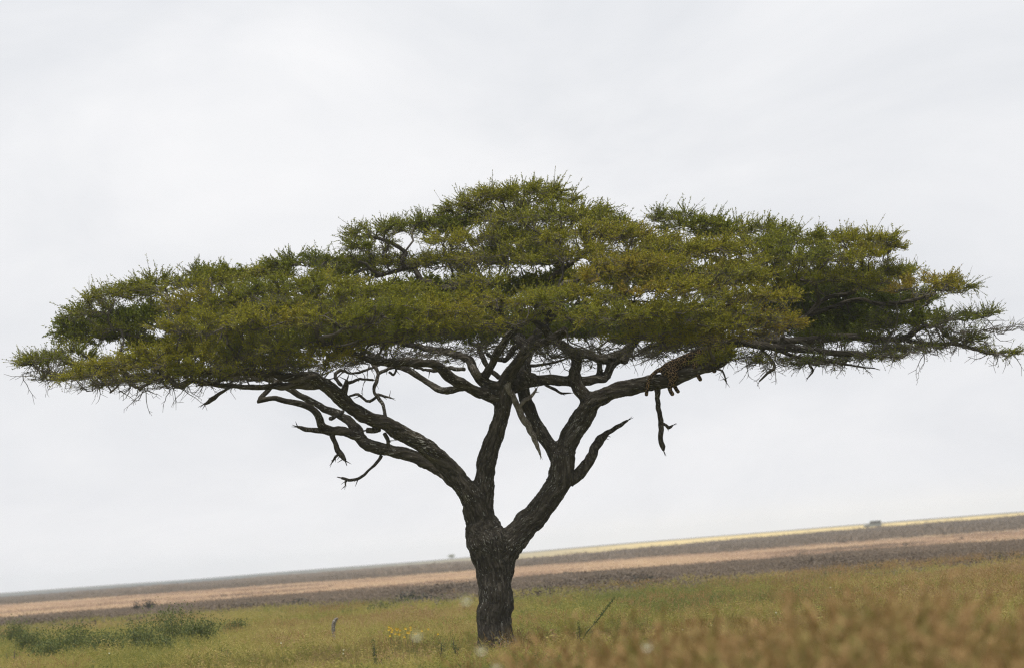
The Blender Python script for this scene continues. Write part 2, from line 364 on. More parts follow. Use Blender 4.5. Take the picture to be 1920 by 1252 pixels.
DEAD = [
 ('dead_branch', [(1066,905,0,12),(1080,892,0,11.5),(1099,872,0,10.5),(1113,846,0,9.5),(1124,826,0,8.5),(1138,811,0,5.5),(1159,798,0,4.2),(1177,788,0,2)], 'bark', 'bare dead prong rising from the right limb'),
 ('dead_branch', [(966,702,-.42,5),(957,706,-.45,5.5),(952,723,-.46,6.5),(963,745,-.45,6.5),(976,777,-.38,6.5),(993,803,-.32,6),(1005,829,-.3,5),(1013,852,-.28,2)], 'dead', 'pale barkless dead branch hanging from the knot'),
 ('dead_branch', [(974,762,-.4,3.2),(983,751,-.4,3.4),(995,744,-.4,3.2),(1004,731,-.4,2.4),(1007,727,-.4,1.2)], 'dead', None),
 ('dead_branch', [(1234,722,-.55,6.2),(1233,737,-.55,5.4),(1232,752,-.55,5.2),(1237,777,-.55,4.8),(1239,800,-.55,5.4),(1239,823,-.55,4.3),(1243,838,-.55,4),(1244,845,-.55,2)], 'bark', 'dark dead branch hanging straight down from the right limb'),
 ('dead_branch', [(1240,793,-.55,3.4),(1248,796,-.55,3),(1255,801,-.55,3.6),(1262,796,-.55,1.2)], 'bark', None),
 ('dead_branch', [(618,808,.7,8.5),(589,806,.7,5.5),(570,803,.7,4.5),(558,800,.7,2.6)], 'bark', None),
 ('dead_branch', [(623,814,.7,5),(632,839,.7,4.2),(639,852,.7,5),(647,864,.7,2.6)], 'bark', None),
 ('dead_branch', [(637,849,.7,2.6),(629,857,.7,2.4),(622,866,.7,1.4)], 'bark', None),
 ('dead_branch', [(715,853,.7,3),(706,866,.7,2.6),(692,881,.7,2.8),(671,896,.7,3),(654,899,.7,3),(641,895,.7,2.8)], 'bark', 'thin dead branch curling below the left limb'),
 ('dead_branch', [(651,899,.7,2.3),(648,904,.7,2),(648,910,.7,1.5)], 'bark', None),
 ('dead_branch', [(724,789,-1.25,3.8),(721,770,-1.2,3.2),(716,753,-1.1,3.2),(701,732,-1,3),(707,712,-.9,3.5),(709,698,-.8,3.6),(699,682,-.7,3.8)], 'bark', None),
 ('dead_branch', [(707,738,-1,2.6),(720,742,-1,2.2),(734,746,-1,1.5)], 'bark', None),
 ('dead_branch', [(708,741,-1,2.4),(698,749,-1,2.6),(686,751,-1,2.8),(672,739,-1,2.6),(656,742,-1,2.2)], 'bark', None),
 ('dead_branch', [(709,700,-.8,3),(722,694,-.7,2.7),(737,688,-.5,2.6),(752,686,-.3,2.4)], 'bark', None),
 ('dead_branch', [(730,697,-.6,2.3),(738,703,-.5,2),(744,690,-.4,1.6)], 'bark', None),
 ('dead_branch', [(712,803,-1.2,6),(697,806,-1.3,5.5),(686,807,-1.3,5)], 'bark', None),
 ('dead_branch', [(722,812,-1.2,4.5),(727,826,-1.1,4.2),(728,837,-1.1,3)], 'bark', None),
 ('dead_branch', [(644,742,-2,7.5),(647,726,-2,6.5),(651,712,-2,3)], 'bark', None),
 ('dead_branch', [(620,785,.6,3.5),(634,777,1.2,3.5),(645,771,1.5,3.2)], 'bark', None),
 ('dead_branch', [(897,706,-.62,7),(890,694,-.7,6.5),(886,684,-.72,4)], 'dead', 'broken pale stub end'),
 ('dead_branch', [(440,722,-2.3,3),(415,735,-2.3,3),(395,750,-2.3,4),(382,757,-2.3,1.6)], 'bark', None),
 ('dead_branch', [(1425,652,-.9,3),(1444,672,-.9,3),(1452,688,-.9,3),(1440,698,-.9,2.4),(1424,714,-.9,1.6)], 'bark', None),
 ('dead_branch', [(1530,660,-1.1,2.4),(1517,680,-1.1,2.2),(1524,694,-1.1,2),(1516,706,-1.1,1.4)], 'bark', None),
 ('dead_branch', [(1330,690,-.9,3),(1350,693,-.9,2.2),(1357,700,-.9,2),(1362,715,-.9,1.5)], 'bark', None),
 ('dead_branch', [(1777,602,1,3.2),(1763,606,1,3.6),(1748,609,1,4)], 'bark', None),
 ('dead_branch', [(1700,638,.9,4.2),(1747,645,.9,3.8),(1797,646,.9,3.2),(1855,662,.8,2.8),(1885,659,.8,1.8)], 'bark', None),
 ('dead_branch', [(760,503,-.2,4.2),(753,490,-.2,4.2),(760,473,-.1,4.4),(735,457,0,3.8),(702,445,0,3)], 'bark', None),
] + [('dead_branch', p_, 'bark', None) for p_ in (
 [(967,650,.9,5.5),(958,662,.9,5.5),(949,673,.8,5.2),(938,674,.6,4.6),(924,671,.3,4),(912,662,.2,3)],
 [(896,648,.3,4.2),(900,660,.1,4.4),(906,672,-.1,4.6),(916,690,-.2,4.6),(936,708,-.3,4)],
 [(988,687,.2,3.2),(1010,684,.2,2.8),(1028,681,.2,2.5),(1048,676,.3,2.2),(1072,668,.3,1.6)],
 [(1022,721,0,3),(1036,728,0,2.6),(1054,737,.1,2.2),(1070,736,.1,1.3)],
 [(640,722,-2,3.6),(628,705,-1.6,3.4),(640,694,-1.2,3.2),(662,700,-1,2.6),(690,692,-.8,2.4),(712,684,-.6,2)],
 [(655,718,-1.8,3),(675,710,-1.5,2.8),(700,712,-1,2.4)],
 [(560,715,-2.4,4),(520,702,-1.5,3.6),(480,712,-.8,3.2),(440,708,0,2.8),(400,716,.4,2.2)],
 [(870,692,-1,4.5),(840,690,-.6,4.2),(810,694,-.2,3.6),(780,688,.4,3),(750,672,.8,2.4)],
 [(1200,660,.2,5),(1222,648,0,5),(1250,642,-.2,4.6),(1282,635,-.3,4.4)],
 [(1450,652,-1,3.6),(1490,668,-1,3.2),(1540,674,-1,2.8),(1590,684,-1,2.2),(1640,690,-1,1.4)],
)]
PXM = F / D
def trace3(pts):
    return np.array([[*P(px, py, D + dz), r / PXM] for px, py, dz, r in pts])

tree_base = P(938, 1245)
tree = empty('acacia_tree', tree_base, 'flat-topped umbrella acacia with forked dark trunk and olive green crown', 'tree')

V_all, F_all, off = [], [], 0
samples = []     # x,y,z,r, s, limbid
limb_ids = {'trunk': 0, 'left': 1, 'centre': 2, 'right': 3}
crown_nodes, crown_dirs = [], []
for li, (name, pts) in enumerate(LIMBS):
    path = catmull(trace3(pts), 0.09)
    # slight wobble so that no limb is a clean curve
    s = np.concatenate([[0], np.cumsum(np.linalg.norm(np.diff(path[:, :3], axis=0), axis=1))])
    for i in range(len(path)):
        wv = nvec(Vector((s[i] * 1.3, li * 7.1, 0))) * (0.25 if path[i, 3] > .13 else .6) + nvec(Vector((s[i] * 4.0, li * 7.1, 5))) * (0.12 if path[i, 3] > .13 else .38)
        path[i, :3] += np.array(wv) * path[i, 3]
    V, fc = loft(path, 14, 0.16, li * 3.3)
    V_all.append(V); F_all += [tuple(q + off for q in f) for f in fc]; off += len(V)
    T = unit(np.gradient(path[:, :3], axis=0))
    for i in range(len(path)):
        samples.append((path[i, 0], path[i, 1], path[i, 2], path[i, 3], s[i] + li * 11.3, limb_ids[name], *T[i]))
    pyv = np.interp(np.linspace(0, 1, len(path)), np.linspace(0, 1, len(pts)), [p[1] for p in pts])
    for i in range(0, len(path), 2):
        if pyv[i] < 728 and path[i, 3] < 0.115:
            crown_nodes.append(path[i, :3]); crown_dirs.append(T[i])
rv, rf = remesh(np.vstack(V_all), F_all, 0.024, 3)
samples = np.array(samples)
kd = kdtree.KDTree(len(samples))
for i, sm in enumerate(samples): kd.insert(sm[:3], i)
kd.balance()
bark = np.zeros((len(rv), 3), np.float32); lid = np.zeros(len(rv), int); nrm = np.zeros((len(rv), 3)); rad = np.zeros(len(rv))
for i in range(len(rv)):
    # the limb whose surface is nearest, not its axis
    best = None
    for co, idx, dist in kd.find_n(rv[i], 5):
        q = dist - samples[idx, 3]
        if best is None or q < best[0]: best = (q, idx)
    sm = samples[best[1]]
    T = sm[6:9]; d = rv[i] - sm[:3]; along = float(d @ T); d = d - T * along
    bark[i, 0], bark[i, 1] = d[0] - 0.3 * d[2], d[1] + 0.3 * d[2]
    bark[i, 2] = (sm[4] + along) * 0.22 + (d[2] * 0.6 if abs(T[2]) < 0.7 else 0)
    lid[i] = int(sm[5]); nrm[i] = d / (np.linalg.norm(d) + 1e-9); rad[i] = sm[3]
disp = np.zeros(len(rv))
for i in range(len(rv)):
    b3 = Vector(bark[i])
    disp[i] = 0.6 * (abs(noise.noise(b3 * 13)) - 0.25) + 0.5 * noise.noise(b3 * 30) + 0.8 * noise.noise(Vector(rv[i]) * 2.5)
rv = rv + nrm * (disp * np.minimum(0.045, rad * 0.24))[:, None]
rf = np.asarray(rf)
if rf.ndim == 2:
    fl = np.array([np.bincount(x, minlength=4).argmax() for x in lid[rf]])
else:
    fl = np.zeros(len(rf), int)
for nm, k in limb_ids.items():
    fs = rf[fl == k]
    used, inv = np.unique(fs, return_inverse=True)
    o = meshobj('trunk' if k == 0 else 'limb', rv[used], inv.reshape(-1, 4), M_bark, tree, smooth=True)
    a = o.data.attributes.new('bark', 'FLOAT_VECTOR', 'POINT'); a.data.foreach_set('vector', bark[used].ravel())
for di, (nm, pts, kind, lab) in enumerate(DEAD):
    path = catmull(trace3(pts), 0.045)
    s = np.concatenate([[0], np.cumsum(np.linalg.norm(np.diff(path[:, :3], axis=0), axis=1))])
    for i in range(len(path)):
        path[i, :3] += np.array(nvec(Vector((s[i] * 7, di * 3.7, 1)))) * (min(path[i, 3] * 0.4, .02) + 0.006)
    V, fc = loft(path, 9, 0.35, di * 1.7)
    rs = np.random.default_rng(900 + di); ks = rs.integers(len(path) // 4, len(path), 5)
    d_ = unit(rs.normal(0, 1, (5, 3)) + unit(np.gradient(path[:, :3], axis=0))[ks] * .9); sl = rs.uniform(.04, .16, 5)
    ks[-2:] = len(path) - 1; d_[-2:] = unit(d_[-2:] * .5 + unit((path[-1, :3] - path[-3, :3])[None])); sl[-2:] = rs.uniform(.05, .12, 2)
    sv, sf = prisms(path[ks, :3], path[ks, :3] + d_ * (sl + path[ks, 3])[:, None], np.minimum(path[ks, 3] * .55, .016), np.full(5, .003), 5)
    fc = fc + [tuple(q + len(V) for q in f) for f in sf]; V = np.vstack([V, sv])
    o = meshobj(nm, V, fc, M_dead if kind == 'dead' else M_bark, tree, smooth=True)
    a = o.data.attributes.new('bark', 'FLOAT_VECTOR', 'POINT')
    bv = V - path[0, :3]; bv = bv * np.array([1, 1, 0.4]); a.data.foreach_set('vector', bv.astype(np.float32).ravel())
    if lab: o['label'] = lab

# ------------------------------------------------------------------ crown pads: px, py, half width px, half height px, depth, half depth m, leafiness, tint
PADS = [
 (560,540,140,26,-3,1.6,1,.5),(700,592,180,32,-5,1.7,1,.55),(480,600,130,28,-5,1.5,1,.6),(810,612,100,24,-4.6,1.3,1,.5),(640,560,150,28,-4,1.5,1,.5),(760,570,110,24,-3.8,1.3,1,.45),
 (580,490,80,20,-1,1.3,1,.4),(640,512,70,20,0,1.3,.9,.4),(500,512,60,16,.5,1.2,.9,.4),(430,520,60,18,1.5,1.3,.9,.3),
 (330,532,105,24,-1,1.4,1,.4),(230,550,75,20,0,1.3,.9,.35),(170,585,55,16,.6,1.2,.6,.3),(390,565,90,22,-2.5,1.3,.9,.55),
 (380,605,90,22,-3.5,1.3,.8,.6),(250,615,110,20,1.2,1.4,.6,.35),(340,640,110,22,2.6,1.4,.7,.4),(180,628,70,18,1.5,1.2,.6,.3),
 (300,672,125,24,-3,1.3,1,.65),(215,692,105,20,-2,1.2,.9,.7),(400,650,110,20,-2,1.3,.8,.6),(530,650,120,18,-3,1.3,.8,.55),(590,672,75,15,-3.4,1.1,.9,.75),(470,668,90,16,-2,1.2,.6,.6),
 (112,668,72,18,0,1.2,.7,.35),(60,668,34,11,.5,.7,.6,.3),(150,705,80,14,.5,1.2,.35,.5),(260,712,80,12,-1,1.2,.3,.5),
 (960,358,95,14,0,1.2,1,.5),(895,375,65,15,-.8,1.1,.9,.5),(1030,372,60,15,.8,1.1,.9,.5),(865,392,45,10,0,.9,.5,.4),
 (1000,405,105,18,-1.5,1.3,1,.6),(1100,400,65,15,1.2,1.2,.8,.45),(1145,415,50,13,0,1.1,.7,.4),(930,405,70,16,.8,1.2,.8,.4),
 (705,432,60,18,0,1.2,.8,.35),(775,422,65,16,1,1.2,.7,.35),(845,420,60,16,1.6,1.2,.8,.3),(690,460,50,16,-.5,1,.5,.35),(665,490,45,12,.8,1,.4,.3),
 (880,447,90,20,-1.5,1.3,.9,.5),(1080,440,120,22,-2.5,1.4,1,.65),(1180,445,90,20,-1.5,1.3,1,.6),(980,440,90,18,.5,1.3,.8,.45),
 (735,488,80,18,1,1.3,.7,.35),(845,488,85,18,.3,1.3,.7,.45),(930,482,80,16,-2.2,1.2,.8,.55),(1060,478,85,18,-3,1.3,.9,.6),
 (1200,498,115,24,-4,1.4,1,.7),(1265,468,100,22,-2,1.3,1,.55),(1150,515,90,20,-4.2,1.3,1,.7),
 (1060,562,105,24,-5,1.4,1,.5),(1160,590,115,24,-5.4,1.4,1,.6),(985,560,80,18,-4.4,1.2,.9,.6),(900,525,60,14,-3,1,.7,.5),(1250,545,110,24,-4.8,1.4,1,.75),
 (1250,403,50,13,.5,1.1,.8,.4),(1310,420,65,16,0,1.2,1,.4),(1390,428,85,16,.5,1.3,1,.45),(1480,446,85,18,0,1.3,1,.5),(1590,450,90,16,-.5,1.3,1,.6),(1655,462,45,14,0,1.1,.8,.6),
 (1340,468,110,22,-2,1.4,1,.5),(1450,486,110,22,-2,1.4,1,.5),(1560,482,95,20,-1.5,1.3,.9,.6),(1330,520,105,24,-4,1.4,1,.6),(1420,558,85,24,-4.4,1.3,1,.65),(1400,602,95,24,-5,1.3,1,.7),(1290,585,105,24,-5,1.4,1,.65),(1455,605,40,22,-4.4,1,.9,.8),(1235,622,95,16,-4,1.3,.7,.6),(1340,632,90,14,-3.4,1.2,.7,.65),
 (1740,533,60,24,-1,1.2,.9,.85),(1795,535,45,18,.8,1,.5,.4),(1680,508,60,16,1.2,1.2,.6,.45),(1850,580,40,11,.5,.8,.6,.3),(1800,592,55,13,0,1,.6,.35),(1872,655,34,7,.2,.7,.55,.3),(1785,640,60,16,1,1.1,.45,.3),(1700,602,60,15,1.6,1.2,.45,.3),(1600,540,80,16,3,1.3,.5,.35),(1560,592,95,20,4,1.4,.6,.2),(1650,612,80,16,3,1.3,.45,.2),(1600,640,95,14,1,1.3,.4,.25),(1520,628,80,18,3,1.3,.6,.2),(1700,655,70,10,.5,1.1,.3,.3),(1640,672,60,9,-.6,1,.3,.3),
 (500,622,140,20,4.5,1.6,.7,.3),(690,605,140,24,5,1.7,.7,.3),(840,580,115,24,6,1.7,.7,.3),(1000,600,140,26,6.4,1.8,.7,.25),(1150,605,130,26,6.2,1.8,.7,.25),(1300,600,130,26,5.6,1.7,.7,.25),(1440,602,110,26,5,1.6,.7,.2),
 (900,622,130,14,4.4,1.6,.35,.25),(1100,624,130,13,4.2,1.6,.35,.25),(1250,632,100,11,3,1.4,.35,.25),(720,628,115,13,4,1.5,.35,.3),(600,640,110,14,3.6,1.5,.4,.3),(820,638,110,11,2.6,1.4,.25,.25),(1000,636,120,11,2.6,1.4,.25,.25),
 (930,545,100,20,2.5,1.5,.7,.3),(800,540,100,20,3,1.5,.7,.3),(1100,520,120,22,2,1.6,.8,.35),(1250,520,120,24,2,1.6,.8,.35),(1400,520,110,22,2.4,1.6,.8,.35),(1500,550,90,22,2.5,1.4,.7,.25),(950,480,110,20,2.5,1.5,.7,.3),(440,575,110,22,2,1.5,.7,.35),(600,585,120,22,1.5,1.5,.7,.35),
 (1560,548,110,24,3.6,1.5,.8,.15),(1640,575,90,22,3.2,1.4,.7,.15),(1500,585,90,24,4.2,1.5,.8,.15),(1690,560,60,20,2.6,1.2,.6,.2),(1590,515,100,20,.3,1.3,.8,.4),(1650,525,60,16,-.4,1.1,.7,.5),(1540,520,80,18,-1,1.2,.8,.5),(1590,605,100,22,3.4,1.5,.75,.15),
 (170,610,70,20,2,1.3,.6,.25),(270,590,100,20,2,1.4,.7,.25),(420,682,90,14,-3.2,1.1,.5,.6),(340,700,90,10,-3.1,1,.5,.6),(500,690,70,10,-3.2,1,.35,.6),(660,640,90,12,-2.8,1.1,.5,.5),(760,622,90,14,-3.6,1.1,.6,.5),(860,560,70,18,-3.4,1.1,.7,.5),(930,600,80,16,-4,1.2,.6,.5),
 (470,705,60,18,0.5,1.3,.1,.35),(560,692,85,12,1.5,1.3,.1,.35),(620,690,75,18,-1.5,1.3,.1,.35),(680,680,75,18,2.5,1.3,.1,.35),(740,668,85,12,0.5,1.3,.1,.35),(800,672,85,12,1.5,1.3,.1,.35),(870,660,75,15,-1.5,1.3,.1,.35),(905,672,85,12,2.5,1.3,.1,.35),(960,665,60,18,3,1.3,.1,.35),(1010,672,75,18,1.5,1.3,.1,.35),(1040,662,85,15,-1.5,1.3,.1,.35),(1100,680,75,18,2,1.3,.1,.35),(1110,655,60,12,-2,1.3,.1,.35),(1180,668,85,12,2.5,1.3,.1,.35),(1230,664,85,15,1,1.3,.1,.35),(1240,655,85,12,-1.5,1.3,.1,.35),(1290,655,85,12,1.5,1.3,.1,.35),(1400,672,60,18,0.2,1.3,.1,.35),(1460,680,60,15,-1,1.3,.1,.35),(1520,678,60,15,0.5,1.3,.1,.35),(1590,668,75,18,1,1.3,.1,.35),(1660,664,85,15,-0.5,1.3,.1,.35),(1730,652,85,15,0.8,1.3,.1,.35),(1800,655,75,18,0.8,1.3,.1,.35),(1850,620,85,15,0.4,1.3,.1,.35),(1760,620,60,15,0.6,1.3,.1,.35),(200,722,60,12,0,1.3,.1,.35),(280,725,60,15,-1.5,1.3,.1,.35),(360,722,60,15,-2,1.3,.1,.35),(430,715,85,15,-1,1.3,.1,.35),(120,700,85,15,0.2,1.3,.1,.35),(1330,655,75,18,1.5,1.3,.1,.35),
 (1325,668,32,9,-1.35,.45,.9,.6),(1352,660,26,14,-1.15,.4,.9,.55),(1438,678,50,9,-.9,.8,.4,.4),(1390,672,40,8,-1.1,.7,.4,.4),(1290,648,60,8,.6,1,.25,.3),(1540,680,60,8,-1,1,.25,.3),
]
Q, Qpad, Qrel = [], [], []
for pi, (px, py, hw, hh, dz, hd, leaf, tint) in enumerate(PADS):
    a, bz = hw / PXM, hh / PXM
    area = math.pi * a * hd
    n = max(10, int(area * (14 if leaf > .45 else 12 if leaf > .2 else 9.5)))
    c = np.array(P(px, py + (9 if leaf > .45 else 3), D + dz))
    rho = np.sqrt(rng.random(n)); th = rng.random(n) * 2 * math.pi
    x = rho * np.cos(th) * a; y = rho * np.sin(th) * hd
    bump = np.array([noise.noise(Vector((x[i] * 1.1 + pi * 5, y[i] * 1.1, 0))) for i in range(n)])
    topz = bz * (1.0 * np.sqrt(np.maximum(0, 1 - rho ** 2)) + 0.45 * bump)
    botz = -bz * 0.75 * (1 - rho ** 2) ** 0.6
    u = rng.random(n) ** 0.55
    z = botz + (topz - botz) * u
    Q.append(c + np.stack([x, y, z], 1)); Qpad.append(np.full(n, pi)); Qrel.append(np.stack([x / a, y / hd, u], 1))
Q = np.vstack(Q); Qpad = np.concatenate(Qpad); Qrel = np.vstack(Qrel)
S0 = np.array(crown_nodes); Sd = np.array(crown_dirs); M0 = len(S0); NQ = len(Q)
NP = np.vstack([S0, Q]); par = np.full(M0 + NQ, -1); path_len = np.zeros(M0 + NQ)
ndir = np.zeros_like(NP); ndir[:M0] = Sd
bf = 0.45
best = np.full(NQ, 1e9); bpar = np.zeros(NQ, int)
for k in range(M0):
    d = np.linalg.norm(Q - S0[k], axis=1); mk = d < best
    best[mk] = d[mk]; bpar[mk] = k
done = np.zeros(NQ, bool); order = []
best += 0.0
for it in range(NQ):
    i = int(np.argmin(np.where(done, 1e9, best))); done[i] = True
    g = M0 + i; p = bpar[i]; par[g] = p
    dv = NP[g] - NP[p]; dl = np.linalg.norm(dv); path_len[g] = path_len[p] + dl; ndir[g] = dv / (dl + 1e-9)
    order.append(g)
    c = np.linalg.norm(Q - NP[g], axis=1) + bf * path_len[g]
    mk = (c < best) & ~done
    best[mk] = c[mk]; bpar[mk] = g
EXP = 2.15; TIP = 0.0058
acc = np.zeros(M0 + NQ)
for g in reversed(order):
    if acc[g] == 0: acc[g] = TIP ** EXP
    acc[par[g]] += acc[g]
R = acc ** (1 / EXP)
SA, SB, RA, RB = [], [], [], []
for g in order:
    p = par[g]; A = NP[p]; B = NP[g]; dv = B - A; dl = np.linalg.norm(dv)
    r1 = min(R[g] * 1.12, 0.085); r0 = r1 if p >= M0 and R[p] > R[g] * 1.6 else min(max(R[g] * 1.15, min(R[p], R[g] * 1.4)), 0.09)
    n = max(1, int(math.ceil(dl / 0.2)))
    c1 = A + ndir[p] * dl * 0.38; c2 = B - ndir[g] * dl * 0.25 - np.array([0, 0, 0.10 * dl])
    ts = np.linspace(0, 1, n + 1)[:, None]
    cur = (1 - ts) ** 3 * A + 3 * (1 - ts) ** 2 * ts * c1 + 3 * (1 - ts) * ts ** 2 * c2 + ts ** 3 * B
    if n > 1: cur[1:-1] += rng.normal(0, min(0.05, 0.045 * dl + .008), (n - 1, 3))
    rr = r0 + (r1 - r0) * ts[:, 0]
    SA.append(cur[:-1]); SB.append(cur[1:]); RA.append(rr[:-1]); RB.append(rr[1:])
SA = np.vstack(SA); SB = np.vstack(SB); RA = np.concatenate(RA); RB = np.concatenate(RB)
V, fc = prisms(SA, SB, RA, RB, 6, 0.6)
crown = meshobj('branches', V, fc, M_branch, tree, smooth=True); tag(crown, kind='stuff')

# sprigs
pads = np.array(PADS, float)
leafq = pads[Qpad, 6]; tintq = pads[Qpad, 7]
nsp = np.maximum(3, (7.0 + 6.5 * Qrel[:, 2] + rng.random(NQ) * 2).astype(int)); nsp = np.where(leafq < .2, nsp // 3 + 1, nsp)
src = np.repeat(np.arange(NQ), nsp); S = len(src)
t0 = rng.random(S)[:, None]
pp = par[M0 + src]; near = np.linalg.norm(NP[pp] - Q[src], axis=1) < 0.6
O = np.where(near[:, None], Q[src] * (1 - t0 * 0.8) + NP[pp] * t0 * 0.8, Q[src])
O = O + rng.normal(0, 0.02, (S, 3))
out_ = np.stack([Qrel[src, 0], Qrel[src, 1], np.zeros(S)], 1)
rel_u = Qrel[src, 2]; edge = np.linalg.norm(out_, axis=1)
ndr = unit(rng.normal(0, 1, (NQ, 3)) * np.array([1, 1, .4]) + 0.7 * np.stack([Qrel[:, 0], Qrel[:, 1], 0 * Qrel[:, 0]], 1))
dirv = 0.3 * out_ + 0.6 * ndr[src] + 0.3 * ndir[M0 + src] + rng.normal(0, 0.36, (S, 3)) * np.array([1, 1, 0.6])
dirv[:, 2] += (0.05 + 0.36 * rel_u) * (1 - 0.35 * edge) - 0.30 * (rel_u < 0.25) * rng.random(S)
dirv = unit(dirv)
Ln = rng.uniform(0.14, 0.36, S) * (1 + 0.45 * (rng.random(S) < 0.12))
curl = unit(rng.normal(0, 1, (S, 3))) * (Ln * 0.16)[:, None]; curl[:, 2] = np.abs(curl[:, 2]) * .6
End = O + dirv * Ln[:, None] + curl; Mid = (O + End) / 2
tv, tf = prisms(O, End, np.full(S, .0055), np.full(S, .0022), 3, 0.3)
twigs = meshobj('twigs', tv, tf, M_branch, tree); tag(twigs, kind='stuff')
J = 21
clump = np.array([noise.noise(Vector(q * np.array([1.1, 1.1, 2.6])) + Vector((3, 1, 7))) for q in Q])
keep_p = np.clip(leafq[src] * np.where(leafq[src] < .2, .4, 1) * (-0.10 + 1.55 * rel_u) * (1.05 + 1.3 * clump[src]), 0.03, 1.0)
tj = np.linspace(0.08, 1.0, J)[None] + rng.normal(0, 0.03, (S, J))
Cc = O[:, None] + (Mid - O)[:, None] * np.minimum(tj * 2, 1)[:, :, None] + (End - Mid)[:, None] * np.clip(tj * 2 - 1, 0, 1.05)[:, :, None]
kp = rng.random((S, J)) < keep_p[:, None]
Cc = Cc[kp]; ds = np.repeat(dirv, kp.sum(1), axis=0); sidx = np.repeat(np.arange(S), kp.sum(1))
nl = len(Cc)
ld = unit(ds * 0.35 + rng.normal(0, 0.75, (nl, 3)) + np.array([0, 0, 0.35]))
lu = unit(np.cross(ld, rng.normal(0, 1, (nl, 3))))
ll = rng.uniform(0.024, 0.046, nl)[:, None]; lw = rng.uniform(0.007, 0.012, nl)[:, None]
big = np.where(pads[Qpad[src[sidx]], 4] > 1.2, 1.6, 1.12)[:, None]; ll = ll * big; lw = lw * big
LV = np.stack([Cc + lu * lw, Cc + ld * ll, Cc - lu * lw], 1).reshape(-1, 3)
LF = np.arange(nl * 3).reshape(-1, 3)
foliage = meshobj('foliage', LV, LF, M_leaf, tree); tag(foliage, kind='stuff')
patch = np.array([noise.noise(Vector(q * 0.55)) + .5 * noise.noise(Vector(q * 1.7)) for q in Q])
tintleaf = np.clip(tintq[src][sidx] + 0.26 * patch[src][sidx] + rng.normal(0, 0.09, nl) - 0.02, 0, 1)
fattr(foliage, 'tint', np.repeat(tintleaf, 3))

# bare twigs that dangle below the rim of the crown
BARE = [(80,705,90),(160,725,60),(240,740,70),(300,745,70),(350,725,60),(420,735,50),(470,735,40),(1430,695,50),(1460,690,45),(1520,690,50),(1560,685,50),(1620,680,45),(1740,665,60),(1800,668,70),(1850,668,60),(1900,662,40),(1260,680,60),(1220,678,60),(1360,690,50),(1180,668,40),(1020,725,60),(760,692,50),(690,705,60)]
A_, B_, ra_, rb_ = [], [], [], []
for px, py, ln in BARE:
    for q in range(7):
        st = np.array(P(px + rng.normal(0, 22), py - 12 + rng.normal(0, 6), D - 1 + rng.normal(0, 1.0))); st = NP[np.argmin(((NP - st) * np.array([1, .5, 1])) .__pow__(2).sum(1))]
        dd = unit(np.array([[rng.normal(0, 1), rng.normal(0, .5), -0.35 + rng.normal(0, .45)]]))[0]
        L_ = ln / PXM * rng.uniform(.4, 1.0); k = 5; cur = st
        for s in range(k):
            nx_ = cur + dd * L_ / k; A_.append(cur); B_.append(nx_); ra_.append(.008 * (1 - s / k) + .003); rb_.append(.008 * (1 - (s + 1) / k) + .003)
            if rng.random() < .7:
                sd_ = unit((dd + rng.normal(0, .8, 3))[None])[0]; A_.append(nx_); B_.append(nx_ + sd_ * rng.uniform(.05, .22)); ra_.append(.005); rb_.append(.003)
            cur = nx_; dd = unit((dd + rng.normal(0, .28, 3))[None])[0]
V, fc = prisms(A_, B_, ra_, rb_, 4, .3)
bt = meshobj('bare_twigs', V, fc, M_branch, tree); tag(bt, kind='stuff')
#@@REST@@

# ------------------------------------------------------------------ the leopard, draped over the right limb
LZ = D - 0.62
def body(parts, voxel, sm):
    V_all, F_all, off = [], [], 0
    for pts in parts:
        path = catmull(np.array([[*P(px, py, LZ + dz), r / PXM] for px, py, dz, r in pts]), 0.02)
        V, fc = loft(path, 14)
        V_all.append(V); F_all += [tuple(q + off for q in f) for f in fc]; off += len(V)
    return remesh(np.vstack(V_all), F_all, voxel, sm)
LEO = [
 [(1240,694,-.02,8),(1248,693,-.02,11.5),(1262,687,-.02,13),(1285,677.5,-.02,13.2),(1306,669,-.02,14),(1322,664,-.03,13),(1333,659,-.08,10),(1342,655,-.14,8.5)],      # trunk of the body and neck
 [(1340,656,-.14,8.5),(1348,653,-.2,9),(1353,653,-.24,8.2),(1360,655,-.3,5.4),(1364,656,-.33,4.4)],       # head and muzzle
 [(1344,647,-.13,3.2),(1342,644,-.12,2.6),(1341,642,-.12,1.2)], [(1351,645,-.25,3.2),(1350,642,-.26,2.6),(1350,640,-.26,1.2)],  # ears
 [(1250,692,-.06,12.5),(1259,699,-.13,12.5),(1262,708,-.19,10.5),(1260,717,-.21,7.5),(1256,725,-.2,5),(1257,732,-.18,4),(1260,737,-.18,4.2),(1262,740,-.19,3.4)],    # near hind leg
 [(1250,694,.04,9),(1258,704,.14,8),(1262,714,.18,6),(1264,721,.17,4.6),(1267,727,.14,3.8),(1270,732,.12,3.8),(1273,735,.11,3.2)],                             # far hind leg
 [(1316,668,-.06,10),(1308,679,-.14,8),(1303,689,-.19,6),(1306,698,-.18,4.6),(1309,704,-.16,4),(1312,709,-.15,4.1),(1314,713,-.15,3.4)],                    # near foreleg
 [(1320,667,.04,9.5),(1330,680,.12,7),(1337,691,.15,5),(1341,697,.14,4)],                                                                                # far foreleg
 [(1240,693,-.02,5.5),(1234,694,-.04,4.4),(1227,699,-.1,3.8),(1220,706,-.15,3.6),(1216,714,-.18,3.5),(1214,724,-.19,3.4),(1212.5,734,-.18,3.6),(1212,741,-.17,3.4)],  # tail
]
lv, lf = body(LEO, 0.0125, 3)
m, t, o = mat('leopard_coat'); b = principled(t, o, 0.8, 0.15); l = t.links.new
tc_ = N(t, 'ShaderNodeTexCoord')
